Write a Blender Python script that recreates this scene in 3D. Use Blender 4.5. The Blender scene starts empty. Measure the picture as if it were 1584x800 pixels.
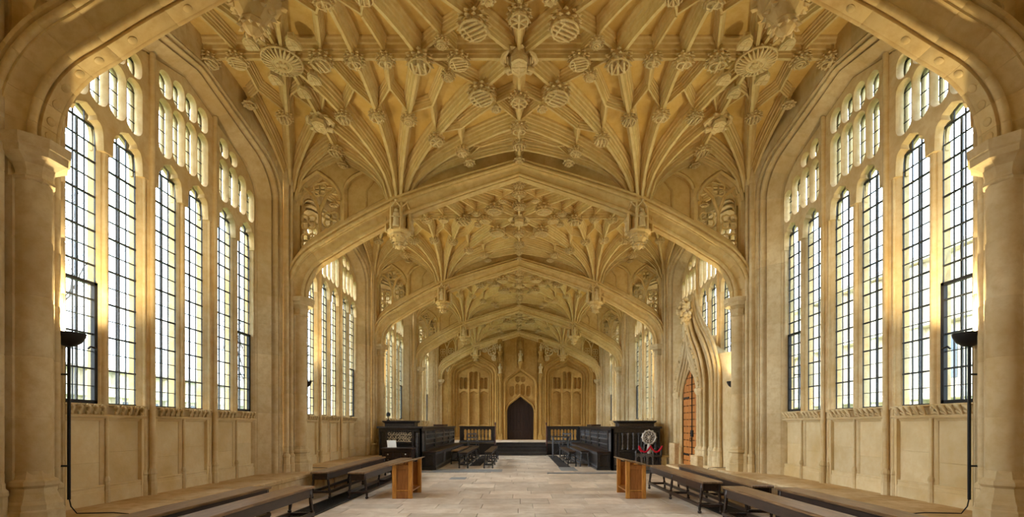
import bpy, math, random
from mathutils import Vector, Matrix
from mathutils.geometry import tessellate_polygon
random.seed(7)
scn = bpy.context.scene
col = scn.collection
PI = math.pi

# ------------------------------------------------------------------ camera, world, exposure
F_PX, YH, XV, HC = 727.0, 658.0, 803.0, 1.35
cam_d = bpy.data.cameras.new('camera')
cam = bpy.data.objects.new('camera', cam_d); col.objects.link(cam)
cam.location = (0, 0, HC); cam.rotation_euler = (PI/2, 0, 0)
cam_d.sensor_width = 36.0; cam_d.lens = 36.0*F_PX/1584
cam_d.shift_x = (792-XV)/1584; cam_d.shift_y = (YH-400)/1584
cam_d.clip_start = 0.05; cam_d.clip_end = 400
scn.camera = cam
scn.view_settings.view_transform = 'Standard'
scn.view_settings.look = 'None'
scn.view_settings.exposure = 0.64
scn.view_settings.gamma = 1.0
scn.view_settings.use_curve_mapping = False
scn.cycles.use_denoising = True
scn.cycles.max_bounces = 10
scn.cycles.diffuse_bounces = 6
scn.cycles.glossy_bounces = 3
scn.cycles.transmission_bounces = 4
scn.cycles.transparent_max_bounces = 24
scn.cycles.sample_clamp_indirect = 6.0
SKY = 6.2
w = bpy.data.worlds.new('sky'); scn.world = w; w.use_nodes = True
bg = w.node_tree.nodes['Background']
bg.inputs['Color'].default_value = (0.90, 0.95, 1.0, 1); bg.inputs['Strength'].default_value = SKY
# soft, hazy sun from the left (south) side
sun_d = bpy.data.lights.new('sun', 'SUN'); sun_d.energy = 8.0; sun_d.angle = math.radians(55); sun_d.color = (1.0, 0.95, 0.86)
sun = bpy.data.objects.new('sun', sun_d); col.objects.link(sun)
sun.rotation_euler = (math.radians(8), math.radians(-70), 0)
LAMP_W = 135.0
LAMP_C = (1.0, 0.80, 0.46)

A = [4.17, 9.25, 14.55, 20.15, 25.55]     # centre lines of the transverse arches
A_BACK = -0.95
ALLA = [A_BACK] + A
YE = 25.6                                  # end wall face
XP, XW, XG = 2.36, 4.50, 4.86              # pendants, wall shafts, glass

# ------------------------------------------------------------------ materials
def new_mat(name):
    m = bpy.data.materials.new(name); m.use_nodes = True
    nt = m.node_tree
    return m, nt, nt.nodes['Principled BSDF']
def srgb(r, g, b):
    f = lambda c: (c/255/12.92) if c/255 <= 0.04045 else ((c/255+0.055)/1.055)**2.4
    return (f(r), f(g), f(b), 1)
def stone_mat(name, c1, c2, c3, rough=0.85, big=0.7, fine=9.0, bump=0.25, rnd=0.12, spec=0.2):
    m, nt, p = new_mat(name); N, L = nt.nodes, nt.links
    geo = N.new('ShaderNodeNewGeometry'); oi = N.new('ShaderNodeObjectInfo')
    n1 = N.new('ShaderNodeTexNoise'); n1.inputs['Scale'].default_value = big; n1.inputs['Detail'].default_value = 5; n1.inputs['Roughness'].default_value = 0.6
    n2 = N.new('ShaderNodeTexNoise'); n2.inputs['Scale'].default_value = fine; n2.inputs['Detail'].default_value = 6; n2.inputs['Roughness'].default_value = 0.65
    L.new(geo.outputs['Position'], n1.inputs['Vector']); L.new(geo.outputs['Position'], n2.inputs['Vector'])
    r1 = N.new('ShaderNodeValToRGB'); r1.color_ramp.elements[0].position = 0.38; r1.color_ramp.elements[1].position = 0.62
    r1.color_ramp.elements[0].color = c1; r1.color_ramp.elements[1].color = c2
    L.new(n1.outputs['Fac'], r1.inputs['Fac'])
    r2 = N.new('ShaderNodeMapRange'); r2.inputs['From Min'].default_value = 0.42; r2.inputs['From Max'].default_value = 0.72; r2.inputs['To Max'].default_value = 0.6
    L.new(n2.outputs['Fac'], r2.inputs['Value'])
    mx = N.new('ShaderNodeMix'); mx.data_type = 'RGBA'
    L.new(r2.outputs['Result'], mx.inputs[0]); L.new(r1.outputs['Color'], mx.inputs[6]); mx.inputs[7].default_value = c3
    hs = N.new('ShaderNodeHueSaturation')
    mr = N.new('ShaderNodeMapRange'); mr.inputs['To Min'].default_value = 1-rnd; mr.inputs['To Max'].default_value = 1+rnd
    L.new(oi.outputs['Random'], mr.inputs['Value']); L.new(mr.outputs['Result'], hs.inputs['Value'])
    L.new(mx.outputs[2], hs.inputs['Color']); L.new(hs.outputs['Color'], p.inputs['Base Color'])
    p.inputs['Roughness'].default_value = rough; p.inputs['Specular IOR Level'].default_value = spec
    b = N.new('ShaderNodeBump'); b.inputs['Strength'].default_value = bump; b.inputs['Distance'].default_value = 0.02
    L.new(n2.outputs['Fac'], b.inputs['Height']); L.new(b.outputs['Normal'], p.inputs['Normal'])
    return m
def wood_mat(name, c1, c2, rough=0.4, scale=(14, 2, 14), spec=0.4):
    m, nt, p = new_mat(name); N, L = nt.nodes, nt.links
    tc = N.new('ShaderNodeTexCoord'); mp = N.new('ShaderNodeMapping'); mp.inputs['Scale'].default_value = scale
    n = N.new('ShaderNodeTexNoise'); n.inputs['Scale'].default_value = 2.2; n.inputs['Detail'].default_value = 7; n.inputs['Distortion'].default_value = 0.6
    L.new(tc.outputs['Object'], mp.inputs['Vector']); L.new(mp.outputs['Vector'], n.inputs['Vector'])
    r = N.new('ShaderNodeValToRGB'); r.color_ramp.elements[0].position = 0.35; r.color_ramp.elements[1].position = 0.68
    r.color_ramp.elements[0].color = c1; r.color_ramp.elements[1].color = c2
    L.new(n.outputs['Fac'], r.inputs['Fac']); L.new(r.outputs['Color'], p.inputs['Base Color'])
    p.inputs['Roughness'].default_value = rough; p.inputs['Specular IOR Level'].default_value = spec
    b = N.new('ShaderNodeBump'); b.inputs['Strength'].default_value = 0.12; b.inputs['Distance'].default_value = 0.01
    L.new(n.outputs['Fac'], b.inputs['Height']); L.new(b.outputs['Normal'], p.inputs['Normal'])
    return m
def plain_mat(name, c, rough=0.6, metal=0.0, spec=0.3, var=0.0):
    m, nt, p = new_mat(name)
    p.inputs['Base Color'].default_value = c; p.inputs['Roughness'].default_value = rough
    p.inputs['Metallic'].default_value = metal; p.inputs['Specular IOR Level'].default_value = spec
    N, L = nt.nodes, nt.links
    n = N.new('ShaderNodeTexNoise'); n.inputs['Scale'].default_value = 30
    mr = N.new('ShaderNodeMapRange'); mr.inputs['To Min'].default_value = max(0, rough-0.12); mr.inputs['To Max'].default_value = min(1, rough+0.12)
    L.new(n.outputs['Fac'], mr.inputs['Value']); L.new(mr.outputs['Result'], p.inputs['Roughness'])
    return m
def glass_mat(name):
    m, nt, p = new_mat(name); N, L = nt.nodes, nt.links
    N.remove(p); out = N['Material Output']
    tr = N.new('ShaderNodeBsdfTransparent'); gl = N.new('ShaderNodeBsdfGlossy'); gl.inputs['Roughness'].default_value = 0.08
    oi = N.new('ShaderNodeObjectInfo'); rp = N.new('ShaderNodeValToRGB')
    rp.color_ramp.elements[0].color = (0.76, 0.82, 0.87, 1); rp.color_ramp.elements[1].color = (0.92, 0.93, 0.93, 1)
    L.new(oi.outputs['Random'], rp.inputs['Fac']); L.new(rp.outputs['Color'], tr.inputs['Color'])
    fr = N.new('ShaderNodeLayerWeight'); fr.inputs['Blend'].default_value = 0.5
    pw = N.new('ShaderNodeMath'); pw.operation = 'POWER'; pw.inputs[1].default_value = 5.0
    ma = N.new('ShaderNodeMath'); ma.operation = 'MULTIPLY_ADD'; ma.inputs[1].default_value = 0.5; ma.inputs[2].default_value = 0.03
    L.new(fr.outputs['Facing'], pw.inputs[0]); L.new(pw.outputs[0], ma.inputs[0])
    mx = N.new('ShaderNodeMixShader')
    L.new(ma.outputs[0], mx.inputs['Fac']); L.new(tr.outputs[0], mx.inputs[1]); L.new(gl.outputs[0], mx.inputs[2])
    L.new(mx.outputs[0], out.inputs['Surface'])
    return m
M = {}
M['wall'] = stone_mat('wall_stone', srgb(200,176,130), srgb(223,206,168), srgb(188,156,102), rnd=0.07)
M['panel'] = stone_mat('panel_stone', srgb(202,176,126), srgb(224,206,166), srgb(212,184,130), rnd=0.07, big=1.1)
M['vault'] = stone_mat('vault_web_stone', srgb(216,184,110), srgb(226,198,130), srgb(206,168,86), big=1.4, rnd=0.03)
M['rib'] = stone_mat('rib_stone', srgb(214,190,138), srgb(224,204,154), srgb(200,168,106), big=1.6, rnd=0.05)
M['boss'] = stone_mat('boss_stone', srgb(218,196,150), srgb(228,210,168), srgb(194,164,110), big=4, fine=18, rnd=0.08)
M['arch'] = stone_mat('arch_stone', srgb(210,182,122), srgb(222,198,144), srgb(190,152,90), big=1.3, rnd=0.06, rough=0.5, spec=0.4)
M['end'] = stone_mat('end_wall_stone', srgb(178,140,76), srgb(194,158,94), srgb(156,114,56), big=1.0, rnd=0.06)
M['slab'] = stone_mat('floor_slab_stone', srgb(200,182,162), srgb(226,213,196), srgb(182,158,130), big=1.3, fine=6, rough=0.5, rnd=0.16, bump=0.1, spec=0.35)
M['mortar'] = stone_mat('floor_mortar', srgb(140,120,100), srgb(150,130,110), srgb(120,100,82), rough=0.9, bump=0.1, rnd=0)
M['slate'] = stone_mat('blue_grey_slab_stone', srgb(128,132,136), srgb(150,152,152), srgb(110,112,118), rough=0.5, rnd=0.1, bump=0.1)
M['ledge'] = stone_mat('ledge_stone', srgb(196,166,118), srgb(222,200,160), srgb(180,142,92), rnd=0.08, big=1.5)
M['mullion'] = stone_mat('mullion_stone', srgb(210,184,136), srgb(226,206,164), srgb(198,162,104), big=1.5, rnd=0.04)
M['oak'] = wood_mat('black_oak', srgb(30,28,29), srgb(56,52,52), rough=0.30, spec=0.55)
M['oakgreysheen'] = wood_mat('grey_sheen_black_oak', srgb(66,66,70), srgb(108,108,112), rough=0.32, spec=0.55)  # grey oak, lightened so the stall highlights sit in the colour
M['bench'] = wood_mat('dark_brown_bench_oak', srgb(36,25,21), srgb(62,44,34), rough=0.36, spec=0.5)
M['benchtop'] = wood_mat('worn_sheen_bench_top', srgb(104,78,54), srgb(150,118,82), rough=0.32, spec=0.55)  # tan of wear plus the grazing highlight put into the colour
M['honey'] = wood_mat('honey_oak', srgb(168,108,40), srgb(208,148,68), rough=0.4, scale=(14,14,2))
M['honeydark'] = wood_mat('brown_oak', srgb(136,84,36), srgb(170,110,54), rough=0.4, scale=(14,14,2))
M['door'] = wood_mat('orange_oak_door', srgb(168,104,46), srgb(206,138,70), rough=0.5, scale=(14,14,2))
M['darkdoor'] = wood_mat('very_dark_door', srgb(34,20,16), srgb(52,32,24), rough=0.5, scale=(14,14,2))
M['carved'] = wood_mat('carved_highlight_oak', srgb(140,124,100), srgb(214,196,164), rough=0.45)  # pale tone puts the highlights of the carving into the wood colour
M['step'] = stone_mat('dark_step_stone', srgb(58,54,52), srgb(80,74,70), srgb(44,40,40), rough=0.5, rnd=0.05, bump=0.1)
M['iron'] = plain_mat('black_iron', srgb(34,34,36), 0.45, 0.3)
M['lead'] = plain_mat('lead_came', srgb(52,54,58), 0.55, 0.2)
M['red'] = plain_mat('red_rope', srgb(200,20,50), 0.6)
M['redwood'] = wood_mat('dark_red_wood', srgb(60,26,22), srgb(90,42,34), rough=0.35)
M['silver'] = plain_mat('pale_silvered_carving', srgb(206,204,200), 0.4, 0.2)
M['paper'] = plain_mat('white_paper', srgb(232,234,232), 0.7)
M['mat'] = stone_mat('charcoal_floor_mat', srgb(58,56,56), srgb(74,70,68), srgb(48,46,46), rough=0.9, rnd=0, fine=40)
M['glass'] = glass_mat('old_clear_glass')
M['grass'] = stone_mat('lawn_grass', srgb(96,120,70), srgb(120,140,88), srgb(84,104,60), rough=0.95, big=0.5, rnd=0)
M['bark'] = stone_mat('tree_bark', srgb(92,84,76), srgb(116,106,96), srgb(72,66,60), rough=0.9, rnd=0)
M['outstone'] = stone_mat('outer_building_stone', srgb(200,190,170), srgb(220,210,190), srgb(180,166,142), rough=0.9, big=0.3, rnd=0.03)
M['outwin'] = plain_mat('outer_window_glass', srgb(90,100,112), 0.2)
M['carpet'] = plain_mat('dark_blue_grey_carpet', srgb(72,84,96), 0.9)

# ------------------------------------------------------------------ mesh helpers
class MB:
    def __init__(s): s.v = []; s.f = []
    def add(s, vs, fs):
        o = len(s.v); s.v.extend([tuple(p) for p in vs]); s.f.extend([tuple(i+o for i in f) for f in fs]); return s
    def box(s, x0, x1, y0, y1, z0, z1):
        return s.add([(x0,y0,z0),(x1,y0,z0),(x1,y1,z0),(x0,y1,z0),(x0,y0,z1),(x1,y0,z1),(x1,y1,z1),(x0,y1,z1)],
                     [(3,2,1,0),(4,5,6,7),(0,1,5,4),(1,2,6,5),(2,3,7,6),(3,0,4,7)])
    def cbox(s, x0, x1, y0, y1, z0, z1, c=0.006):
        X=(x0,x1); Y=(y0,y1); Z=(z0,z1); sg=(1,-1); vs=[]; idx={}
        for i in (0,1):
            for j in (0,1):
                for k in (0,1):
                    for a in range(3):
                        p=[X[i]+(sg[i]*c if a!=0 else 0), Y[j]+(sg[j]*c if a!=1 else 0), Z[k]+(sg[k]*c if a!=2 else 0)]
                        idx[i,j,k,a]=len(vs); vs.append(p)
        fs=[]
        for a in range(3):
            b,d=[q for q in range(3) if q!=a]
            for t in (0,1):
                q=[]
                for (m,n) in ((0,0),(1,0),(1,1),(0,1)):
                    c3=[0,0,0]; c3[a]=t; c3[b]=m; c3[d]=n; q.append(idx[c3[0],c3[1],c3[2],a])
                fs.append(q)
            for m in (0,1):
                for n in (0,1):
                    c0=[0,0,0]; c0[b]=m; c0[d]=n; c1=list(c0); c1[a]=1
                    fs.append([idx[(*c0,b)],idx[(*c1,b)],idx[(*c1,d)],idx[(*c0,d)]])
        for i in (0,1):
            for j in (0,1):
                for k in (0,1): fs.append([idx[i,j,k,0],idx[i,j,k,1],idx[i,j,k,2]])
        return s.add(vs, fs)
    def loft(s, rings, closed=False, caps=False):
        n=len(rings[0]); o=len(s.v)
        for r in rings: s.v.extend([tuple(p) for p in r])
        m = n if closed else n-1
        for i in range(len(rings)-1):
            for j in range(m):
                a=o+i*n+j; b=o+i*n+(j+1)%n
                s.f.append((a,b,b+n,a+n))
        if caps:
            s.f.append(tuple(o+j for j in range(n-1,-1,-1))); s.f.append(tuple(o+(len(rings)-1)*n+j for j in range(n)))
        return s
    def lathe(s, prof, n=12, c=(0,0), a0=0.0, a1=None):
        a1 = a0+2*PI if a1 is None else a1
        full = abs(a1-a0-2*PI)<1e-6
        k = n if full else n+1
        rings=[[(c[0]+r*math.cos(a0+(a1-a0)*j/n), c[1]+r*math.sin(a0+(a1-a0)*j/n), z) for j in range(k)] for r,z in prof]
        return s.loft(rings, full, full)
    def tube(s, path, r, n=8, caps=True):
        P=[Vector(p) for p in path]; rs = r if isinstance(r,(list,tuple)) else [r]*len(P); rings=[]
        up=Vector((0,0,1)); prev=None
        for i,p in enumerate(P):
            t=(P[min(i+1,len(P)-1)]-P[max(i-1,0)])
            if t.length<1e-9: t=Vector((0,0,1))
            t.normalize()
            if prev is None:
                q = up if abs(t.z)<0.9 else Vector((1,0,0))
                a=t.cross(q).normalized()
            else:
                a=(prev-t*prev.dot(t)); a = a.normalized() if a.length>1e-6 else t.orthogonal().normalized()
            b=t.cross(a).normalized(); prev=a
            rings.append([p+(a*math.cos(2*PI*j/n)+b*math.sin(2*PI*j/n))*rs[i] for j in range(n)])
        return s.loft(rings, True, caps)
    def sphere(s, c, r, n=8, m=6, sc=(1,1,1)):
        rings=[]
        for i in range(m+1):
            t=PI*i/m
            rings.append([(c[0]+sc[0]*r*math.sin(max(t,0.01) if i<m else 0.01)*math.cos(2*PI*j/n), c[1]+sc[1]*r*math.sin(max(t,0.01) if i<m else 0.01)*math.sin(2*PI*j/n), c[2]-sc[2]*r*math.cos(t)) for j in range(n)])
        return s.loft(rings, True, False)
    def torus(s, c, R, r, n=12, m=6, axis='z', a0=0, a1=2*PI):
        pts=[]
        full=abs(a1-a0-2*PI)<1e-6
        for i in range(n+1):
            t=a0+(a1-a0)*i/n; u,v=R*math.cos(t),R*math.sin(t)
            pts.append((c[0]+u,c[1]+v,c[2]) if axis=='z' else ((c[0],c[1]+u,c[2]+v) if axis=='x' else (c[0]+u,c[1],c[2]+v)))
        return s.tube(pts, r, m, not full)
    def plate(s, outer, holes, fn, d0, d1, cham=None, back=False, outer_f=None):
        """outer / holes: loops of (u,v); cham: (holes expanded, outer shrunk ignored) for a chamfered front; fn(u,v,d)->xyz"""
        fh = cham[0] if cham else holes; dc = cham[1] if cham else d0
        of = outer_f or outer
        loops=[of]+fh
        tris=tessellate_polygon([[Vector((u,v,0)) for u,v in l] for l in loops])
        flat=[p for l in loops for p in l]
        s.add([fn(u,v,d0) for u,v in flat], tris)
        if back:
            l2=[outer]+holes; t2=tessellate_polygon([[Vector((u,v,0)) for u,v in l] for l in l2])
            s.add([fn(u,v,d1) for l in l2 for u,v in l], t2)
        s.loft(([[fn(u,v,d0) for u,v in of+[of[0]]]] if outer_f else [])+[[fn(u,v,dc if outer_f else d0) for u,v in outer+[outer[0]]],[fn(u,v,d1) for u,v in outer+[outer[0]]]])
        for k,h in enumerate(holes):
            rr=[]
            if cham: rr.append([fn(u,v,d0) for u,v in fh[k]+[fh[k][0]]])
            rr.append([fn(u,v,dc) for u,v in h+[h[0]]]); rr.append([fn(u,v,d1) for u,v in h+[h[0]]])
            s.loft(rr)
        return s
    def mesh(s, name, mat, smooth=None, mx=1):
        me=bpy.data.meshes.new(name)
        vs = s.v if mx==1 else [(-x,y,z) for x,y,z in s.v]
        fs = s.f if mx==1 else [tuple(reversed(f)) for f in s.f]
        me.from_pydata(vs, [], fs); me.update()
        if smooth:
            me.polygons.foreach_set('use_smooth',[True]*len(me.polygons)); me.set_sharp_from_angle(angle=math.radians(smooth))
        me.materials.append(M[mat] if isinstance(mat,str) else mat)
        return me
    def build(s, name, mat, parent=None, smooth=None, mx=1):
        return link(name, s.mesh(name, mat, smooth, mx), parent)
def link(name, data, parent=None, loc=None, rot=None, scale=None):
    o=bpy.data.objects.new(name, data); col.objects.link(o)
    if parent is not None: o.parent=parent
    if loc is not None: o.location=loc
    if rot is not None: o.rotation_euler=rot
    if scale is not None: o.scale=scale
    return o
def tag(o, label=None, cat=None, group=None, kind=None):
    if label: o['label']=label
    if cat: o['category']=cat
    if group: o['group']=group
    if kind: o['kind']=kind
    return o
def empty(name, parent=None, loc=(0,0,0), rz=0):
    o=link(name, None, parent, loc, (0,0,rz)); o.empty_display_size=0.1; return o
def E(x):
    x=max(0.0,min(1.0,x)); return math.sqrt(1-(1-x)**2)
def lerp(a,b,t): return a+(b-a)*t
def interp(pts, x):
    for (x0,y0),(x1,y1) in zip(pts,pts[1:]):
        if (x0<=x<=x1) or (x1<=x<=x0):
            return y0 if x1==x0 else y0+(y1-y0)*(x-x0)/(x1-x0)
    return pts[0][1] if abs(x-pts[0][0])<abs(x-pts[-1][0]) else pts[-1][1]
def copy_tree(o, parent=None):
    c=o.copy(); col.objects.link(c); c.parent=parent
    for ch in list(o.children): copy_tree(ch, c)
    return c
def arch_loop(hw, z0, zs, za, n=10, k=0.42, e=0.3, c=0.0):
    """pointed four-centred opening as a closed loop, (u,z), starting bottom left"""
    half=[]
    for i in range(n+1):
        q=(i/n)**1.6
        half.append((hw*(1-q), zs+(za-zs)*(k*E(q/e)+(1-k)*q)))
    L=[(-hw,z0)]+[(-u,z) for u,z in half]+[(u,z) for u,z in reversed(half[:-1])]+[(hw,z0)]
    return [(u+c,z) for u,z in L]

# ------------------------------------------------------------------ vault shape
def arch_index(y):
    return min(range(len(ALLA)), key=lambda i: abs(y-ALLA[i]))
def half_bay(i, y):
    if y>=ALLA[i]: j=min(i+1,len(ALLA)-1)
    else: j=max(i-1,0)
    h=abs(ALLA[j]-ALLA[i])/2
    return h if h>0.1 else 2.6
ZP0, ZPR, ZW0, ZWR, RF = 5.62, 1.03, 5.82, 0.83, 2.45
def zr(x, y):
    i=arch_index(y); dy=abs(y-ALLA[i])*2.54/half_bay(i,y); ax=abs(x)
    dp=math.hypot(ax-XP,dy); dw=math.hypot(ax-XW,dy)
    v=min(1.0,dy/2.54); dip=0.17*(1-v)**1.6*max(0.0,1-(ax/2.3)**2)
    return min(ZP0+ZPR*E(max(dp-0.06,0)/RF), ZW0+ZWR*E(max(dw-0.05,0)/RF))-dip
WEB=0.19
ceiling=tag(empty('ceiling'),'yellow stone lierne vault with moulded ribs and carved bosses','ceiling',kind='structure')
def web_mesh(y0,y1,name):
    mb=MB(); nx=112; ny=max(8,int((y1-y0)/0.085))
    xs=[-4.72+9.44*i/nx for i in range(nx+1)]
    rings=[[(x, lerp(y0,y1,j/ny), zr(x,lerp(y0,y1,j/ny))+WEB) for x in xs] for j in range(ny+1)]
    mb.loft(rings); return mb.build(name,'vault',ceiling,40)
for i in range(len(ALLA)-1):
    web_mesh(ALLA[i],ALLA[i+1],'vault_web')
# ---- arch profile helpers
INTR=[(4.17,3.83),(4.168,3.97),(4.12,4.16),(4.02,4.34),(3.86,4.50),(3.6,4.66),(3.09,4.97),(2.23,5.41),(1.2,5.80),(0,6.20)]
def smooth_path(P, n):
    # Catmull-Rom through P
    out=[]
    Q=[(2*P[0][0]-P[1][0],2*P[0][1]-P[1][1])]+P+[(2*P[-1][0]-P[-2][0],2*P[-1][1]-P[-2][1])]
    for i in range(1,len(Q)-2):
        p0,p1,p2,p3=Q[i-1],Q[i],Q[i+1],Q[i+2]
        for k in range(n):
            t=k/n
            out.append(tuple(0.5*((2*p1[a])+(-p0[a]+p2[a])*t+(2*p0[a]-5*p1[a]+4*p2[a]-p3[a])*t*t+(-p0[a]+3*p1[a]-3*p2[a]+p3[a])*t**3) for a in (0,1)))
    out.append(P[-1]); return out
HP=smooth_path(INTR,5)
def normals(P):
    N=[]
    for i in range(len(P)):
        a=P[max(i-1,0)]; b=P[min(i+1,len(P)-1)]
        t=Vector((b[0]-a[0],b[1]-a[1])).normalized()
        n=Vector((t.y,-t.x))
        if n.x<0 and n.y<0: n=-n
        if n.dot(Vector((0.3,1)))<0: n=-n
        N.append(n)
    return N
HN=normals(HP); HN[-1]=Vector((0,1.06)); HN[0]=Vector((1,0))
EXT=[(p[0]+n.x*0.34*(.74+.26*min(1,p[0]/2.2)),p[1]+n.y*0.34*(.74+.26*min(1,p[0]/2.2))) for p,n in zip(HP,HN)]
def arcp(c,r,a0,a1,n): return [(c[0]+r*math.cos(math.radians(lerp(a0,a1,k/n))),c[1]+r*math.sin(math.radians(lerp(a0,a1,k/n)))) for k in range(n+1)]
APROF=[(0,0),(.074,0),(.076,.004),(.070,.034),(.080,.046)]+arcp((.115,.048),.036,190,385,8)+[(.138,.075),(.118,.090)]+arcp((.240,.085),.122,178,98,8)+[(.226,.206),(.246,.204),(.250,.215),(.246,.228),(.206,.238),(.214,.250)]+arcp((.256,.258),.038,200,400,8)+[(.270,.288),(.244,.300),(.262,.312),(.292,.312),(.296,.320),(.296,.350),(.12,.38)]
FULLP=[(-v,w) for v,w in reversed(APROF[1:])]+APROF
def voussoir_ring(p, n, yc, sx, inset=0.0):
    r=[]
    kw=.74+.26*min(1,p[0]/2.2)
    for v,w in FULLP:
        ww=w*kw+inset; vv=v*.88*(1-inset*1.5)
        r.append((sx*(p[0]+n.x*ww), yc+vv, p[1]+n.y*ww))
    return r
NH=len(HP)-1
for ai,a in enumerate(A):
    ta=empty('transverse_arch',ceiling)
    cuts=list(range(0,NH,5 if ai<3 else 15)); cuts.append(NH) if cuts[-1]!=NH else None
    for sx in (-1,1):
        for c0,c1 in zip(cuts,cuts[1:]):
            rings=[]
            P0,P1=HP[c0],HP[c0+1]; t=0.012
            lp=lambda i,j,t:((lerp(HP[i][0],HP[j][0],t),lerp(HP[i][1],HP[j][1],t)), HN[i].lerp(HN[j],t))
            rings.append(voussoir_ring(HP[c0],HN[c0],a,sx,0.004))
            rings.append(voussoir_ring(*lp(c0,c0+1,0.07),a,sx))
            for k in range(c0+1,c1): rings.append(voussoir_ring(HP[k],HN[k],a,sx))
            rings.append(voussoir_ring(*lp(c1-1,c1,0.93),a,sx))
            rings.append(voussoir_ring(HP[c1],HN[c1],a,sx,0.004))
            mb=MB().loft(rings); mb.build('voussoir','arch',ta,42)
    if ai==0:      # round plugs on the soffit band of the nearest arch
        for sx in (-1,1):
            for k in range(3,NH-1,4):
                p=HP[k]; n=HN[k]
                mb=MB().lathe([(0.0,-.016),(0.02,-.016),(0.036,-.006),(0.04,0.01)],12)
                o=mb.build('soffit_stud','arch',ta,40)
                o.location=(sx*p[0],a,p[1]); o.rotation_euler=(0,math.atan2(sx*n.x,n.y),0)
# ---- spandrels above the transverse arches
def ext_z(x):
    return interp([(e[0],e[1]) for e in EXT], x)
for ai,a in enumerate(A):
    sp=empty('arch_spandrel',ceiling)
    # plain fillet between arch and web in the middle
    for sx in (-1,1):
        xs=[2.30*k/16 for k in range(17)]
        mb=MB()
        for d0,d1 in ((-.09,.09),):
            lo=[(x,ext_z(x)-.05) for x in xs]; hi=[(x,zr(x,a+0.02)+WEB+.03) for x in xs]
            for y in (a+d0,a+d1):
                mb.loft([[(sx*x,y,z) for x,z in lo],[(sx*x,y,z) for x,z in hi]])
        mb.build('spandrel_fillet','arch',sp)
        # pierced side spandrel: two arches
        xs=[2.42+(4.5-2.42)*k/20 for k in range(21)]
        top=[(x,zr(x,a+0.02)+WEB+.03) for x in xs]; bot=[(x,ext_z(min(x,4.40))-.04) for x in xs]
        outer=bot+top[::-1]
        def ahole(x0,x1,zs,za,lift,g=0.0):
            x0-=g; x1+=g; hw=(x1-x0)/2; c=(x0+x1)/2
            b=[(lerp(x1,x0,k/6), ext_z(min(lerp(x1,x0,k/6),4.40))+lift-g) for k in range(7)]
            b=[(x,min(z,zs-0.02)) for x,z in b]
            up=arch_loop(hw,zs,zs+.001,za+g,7,0.45,0.5,c)[1:-1]
            return up+b
        H1=lambda g:ahole(3.50,4.34,5.72,6.26,.24,g); H2=lambda g:ahole(2.62,3.36,5.95,6.28,.20,g)
        fn=lambda u,v,d:(sx*u,a+d,v)
        mb=MB()
        mb.plate(outer,[H1(0),H2(0)],fn,-.11,0,cham=([H1(.045),H2(.045)],-.06))
        mb.plate(outer,[H1(0),H2(0)],fn,.11,0,cham=([H1(.045),H2(.045)],.06))
        mb.build('spandrel_frame','arch',sp)
        h2=H2(0.01); mb=MB(); 
        mb.plate(h2,[],fn,-.015,.015,back=True); mb.build('blind_panel','arch',sp)
        # roll mouldings round both arches, Y tracery and large foils in the open one
        for HH in (H1,H2):
            lp=HH(.03); mb=MB()
            for dd in (-.10,.10):
                mb.tube([(sx*u,a+dd,v) for u,v in lp[:15]],.042,6,False)
            mb.build('spandrel_roll','arch',sp,60)
        mb=MB(); zb=ext_z(3.92)+.1
        mb.tube([(sx*3.92,a,zb),(sx*3.92,a,5.52),(sx*3.80,a,5.85),(sx*3.62,a,6.02)],.034,6)
        mb.tube([(sx*3.92,a,5.52),(sx*4.04,a,5.85),(sx*4.22,a,6.02)],.034,6)
        mb.build('y_tracery','arch',sp,40)
        mb=MB()
        for (cx,cz,r) in ((3.70,5.40,.15),(4.14,5.35,.15),(3.92,5.98,.13),(4.14,4.98,.15),(3.70,5.04,.13)):
            if cz-r<ext_z(cx): continue
            for q in range(4):
                t=q*PI/2+.78; mb.torus((sx*(cx+r*.62*math.cos(t)),a,cz+r*.62*math.sin(t)),r*.5,.020,8,5,'y')
        mb.build('foil_tracery','rib',sp,50)
        mb=MB().tube([(sx*3.0,a-.02,ext_z(3.0)+.08),(sx*3.0,a-.02,5.95),(sx*2.86,a-.02,6.14)],.024,6); mb.build('blind_bar','arch',sp,60)
# ---- ribs
_rh=[(.70,.06),(.70,-.12),(.58,-.20),(.54,-.36),(.40,-.40),(.36,-.60),(.24,-.64),(.22,-.80),(.16,-.84),(.15,-1.04)]
RIBP=[(-u,v) for u,v in _rh]+[(u,v) for u,v in reversed(_rh)]
def rib_mesh(mb, pts, wd, dp, off=0.0):
    wd*=1.22; dp*=1.50
    P=[Vector((x,y,zr(x,y)+WEB+off)) for x,y in pts]
    rings=[]
    for i,p in enumerate(P):
        t=(P[min(i+1,len(P)-1)]-P[max(i-1,0)]); h=Vector((t.x,t.y,0))
        if h.length<1e-6: h=Vector((1,0,0))
        t.normalize(); side=Vector((h.y,-h.x,0)).normalized()
        nrm=side.cross(t)
        if nrm.z<0: nrm=-nrm
        rings.append([p+side*(u*wd)+nrm*(v*dp) for u,v in RIBP])
    mb.loft(rings,True,True)
    return mb
Pn,Wn=(XP,0.0),(XW,0.0)
def seg(a,b,n=9):
    # denser sampling near the springer end
    return [(lerp(a[0],b[0],(k/n)**1.5),lerp(a[1],b[1],(k/n)**1.5)) for k in range(n+1)]
MXR=3.38
B2,B3,B4,D1,D2=(2.92,.56),(2.35,.58),(1.84,.55),(.59,.75),(1.46,.38)
R6,R7,S1,S2=(1.05,.244),(.95,.12),(1.06,.88),(.375,.61)
M1,M2,M3,WB,M0=(3.36,.50),(3.37,.24),(3.38,.08),(3.92,.55),(MXR,1.0)
N34,N23,N45,N56,N67=(2.03,.74),(2.60,.73),(1.43,.60),(1.03,.40),(.72,.21)
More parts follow.
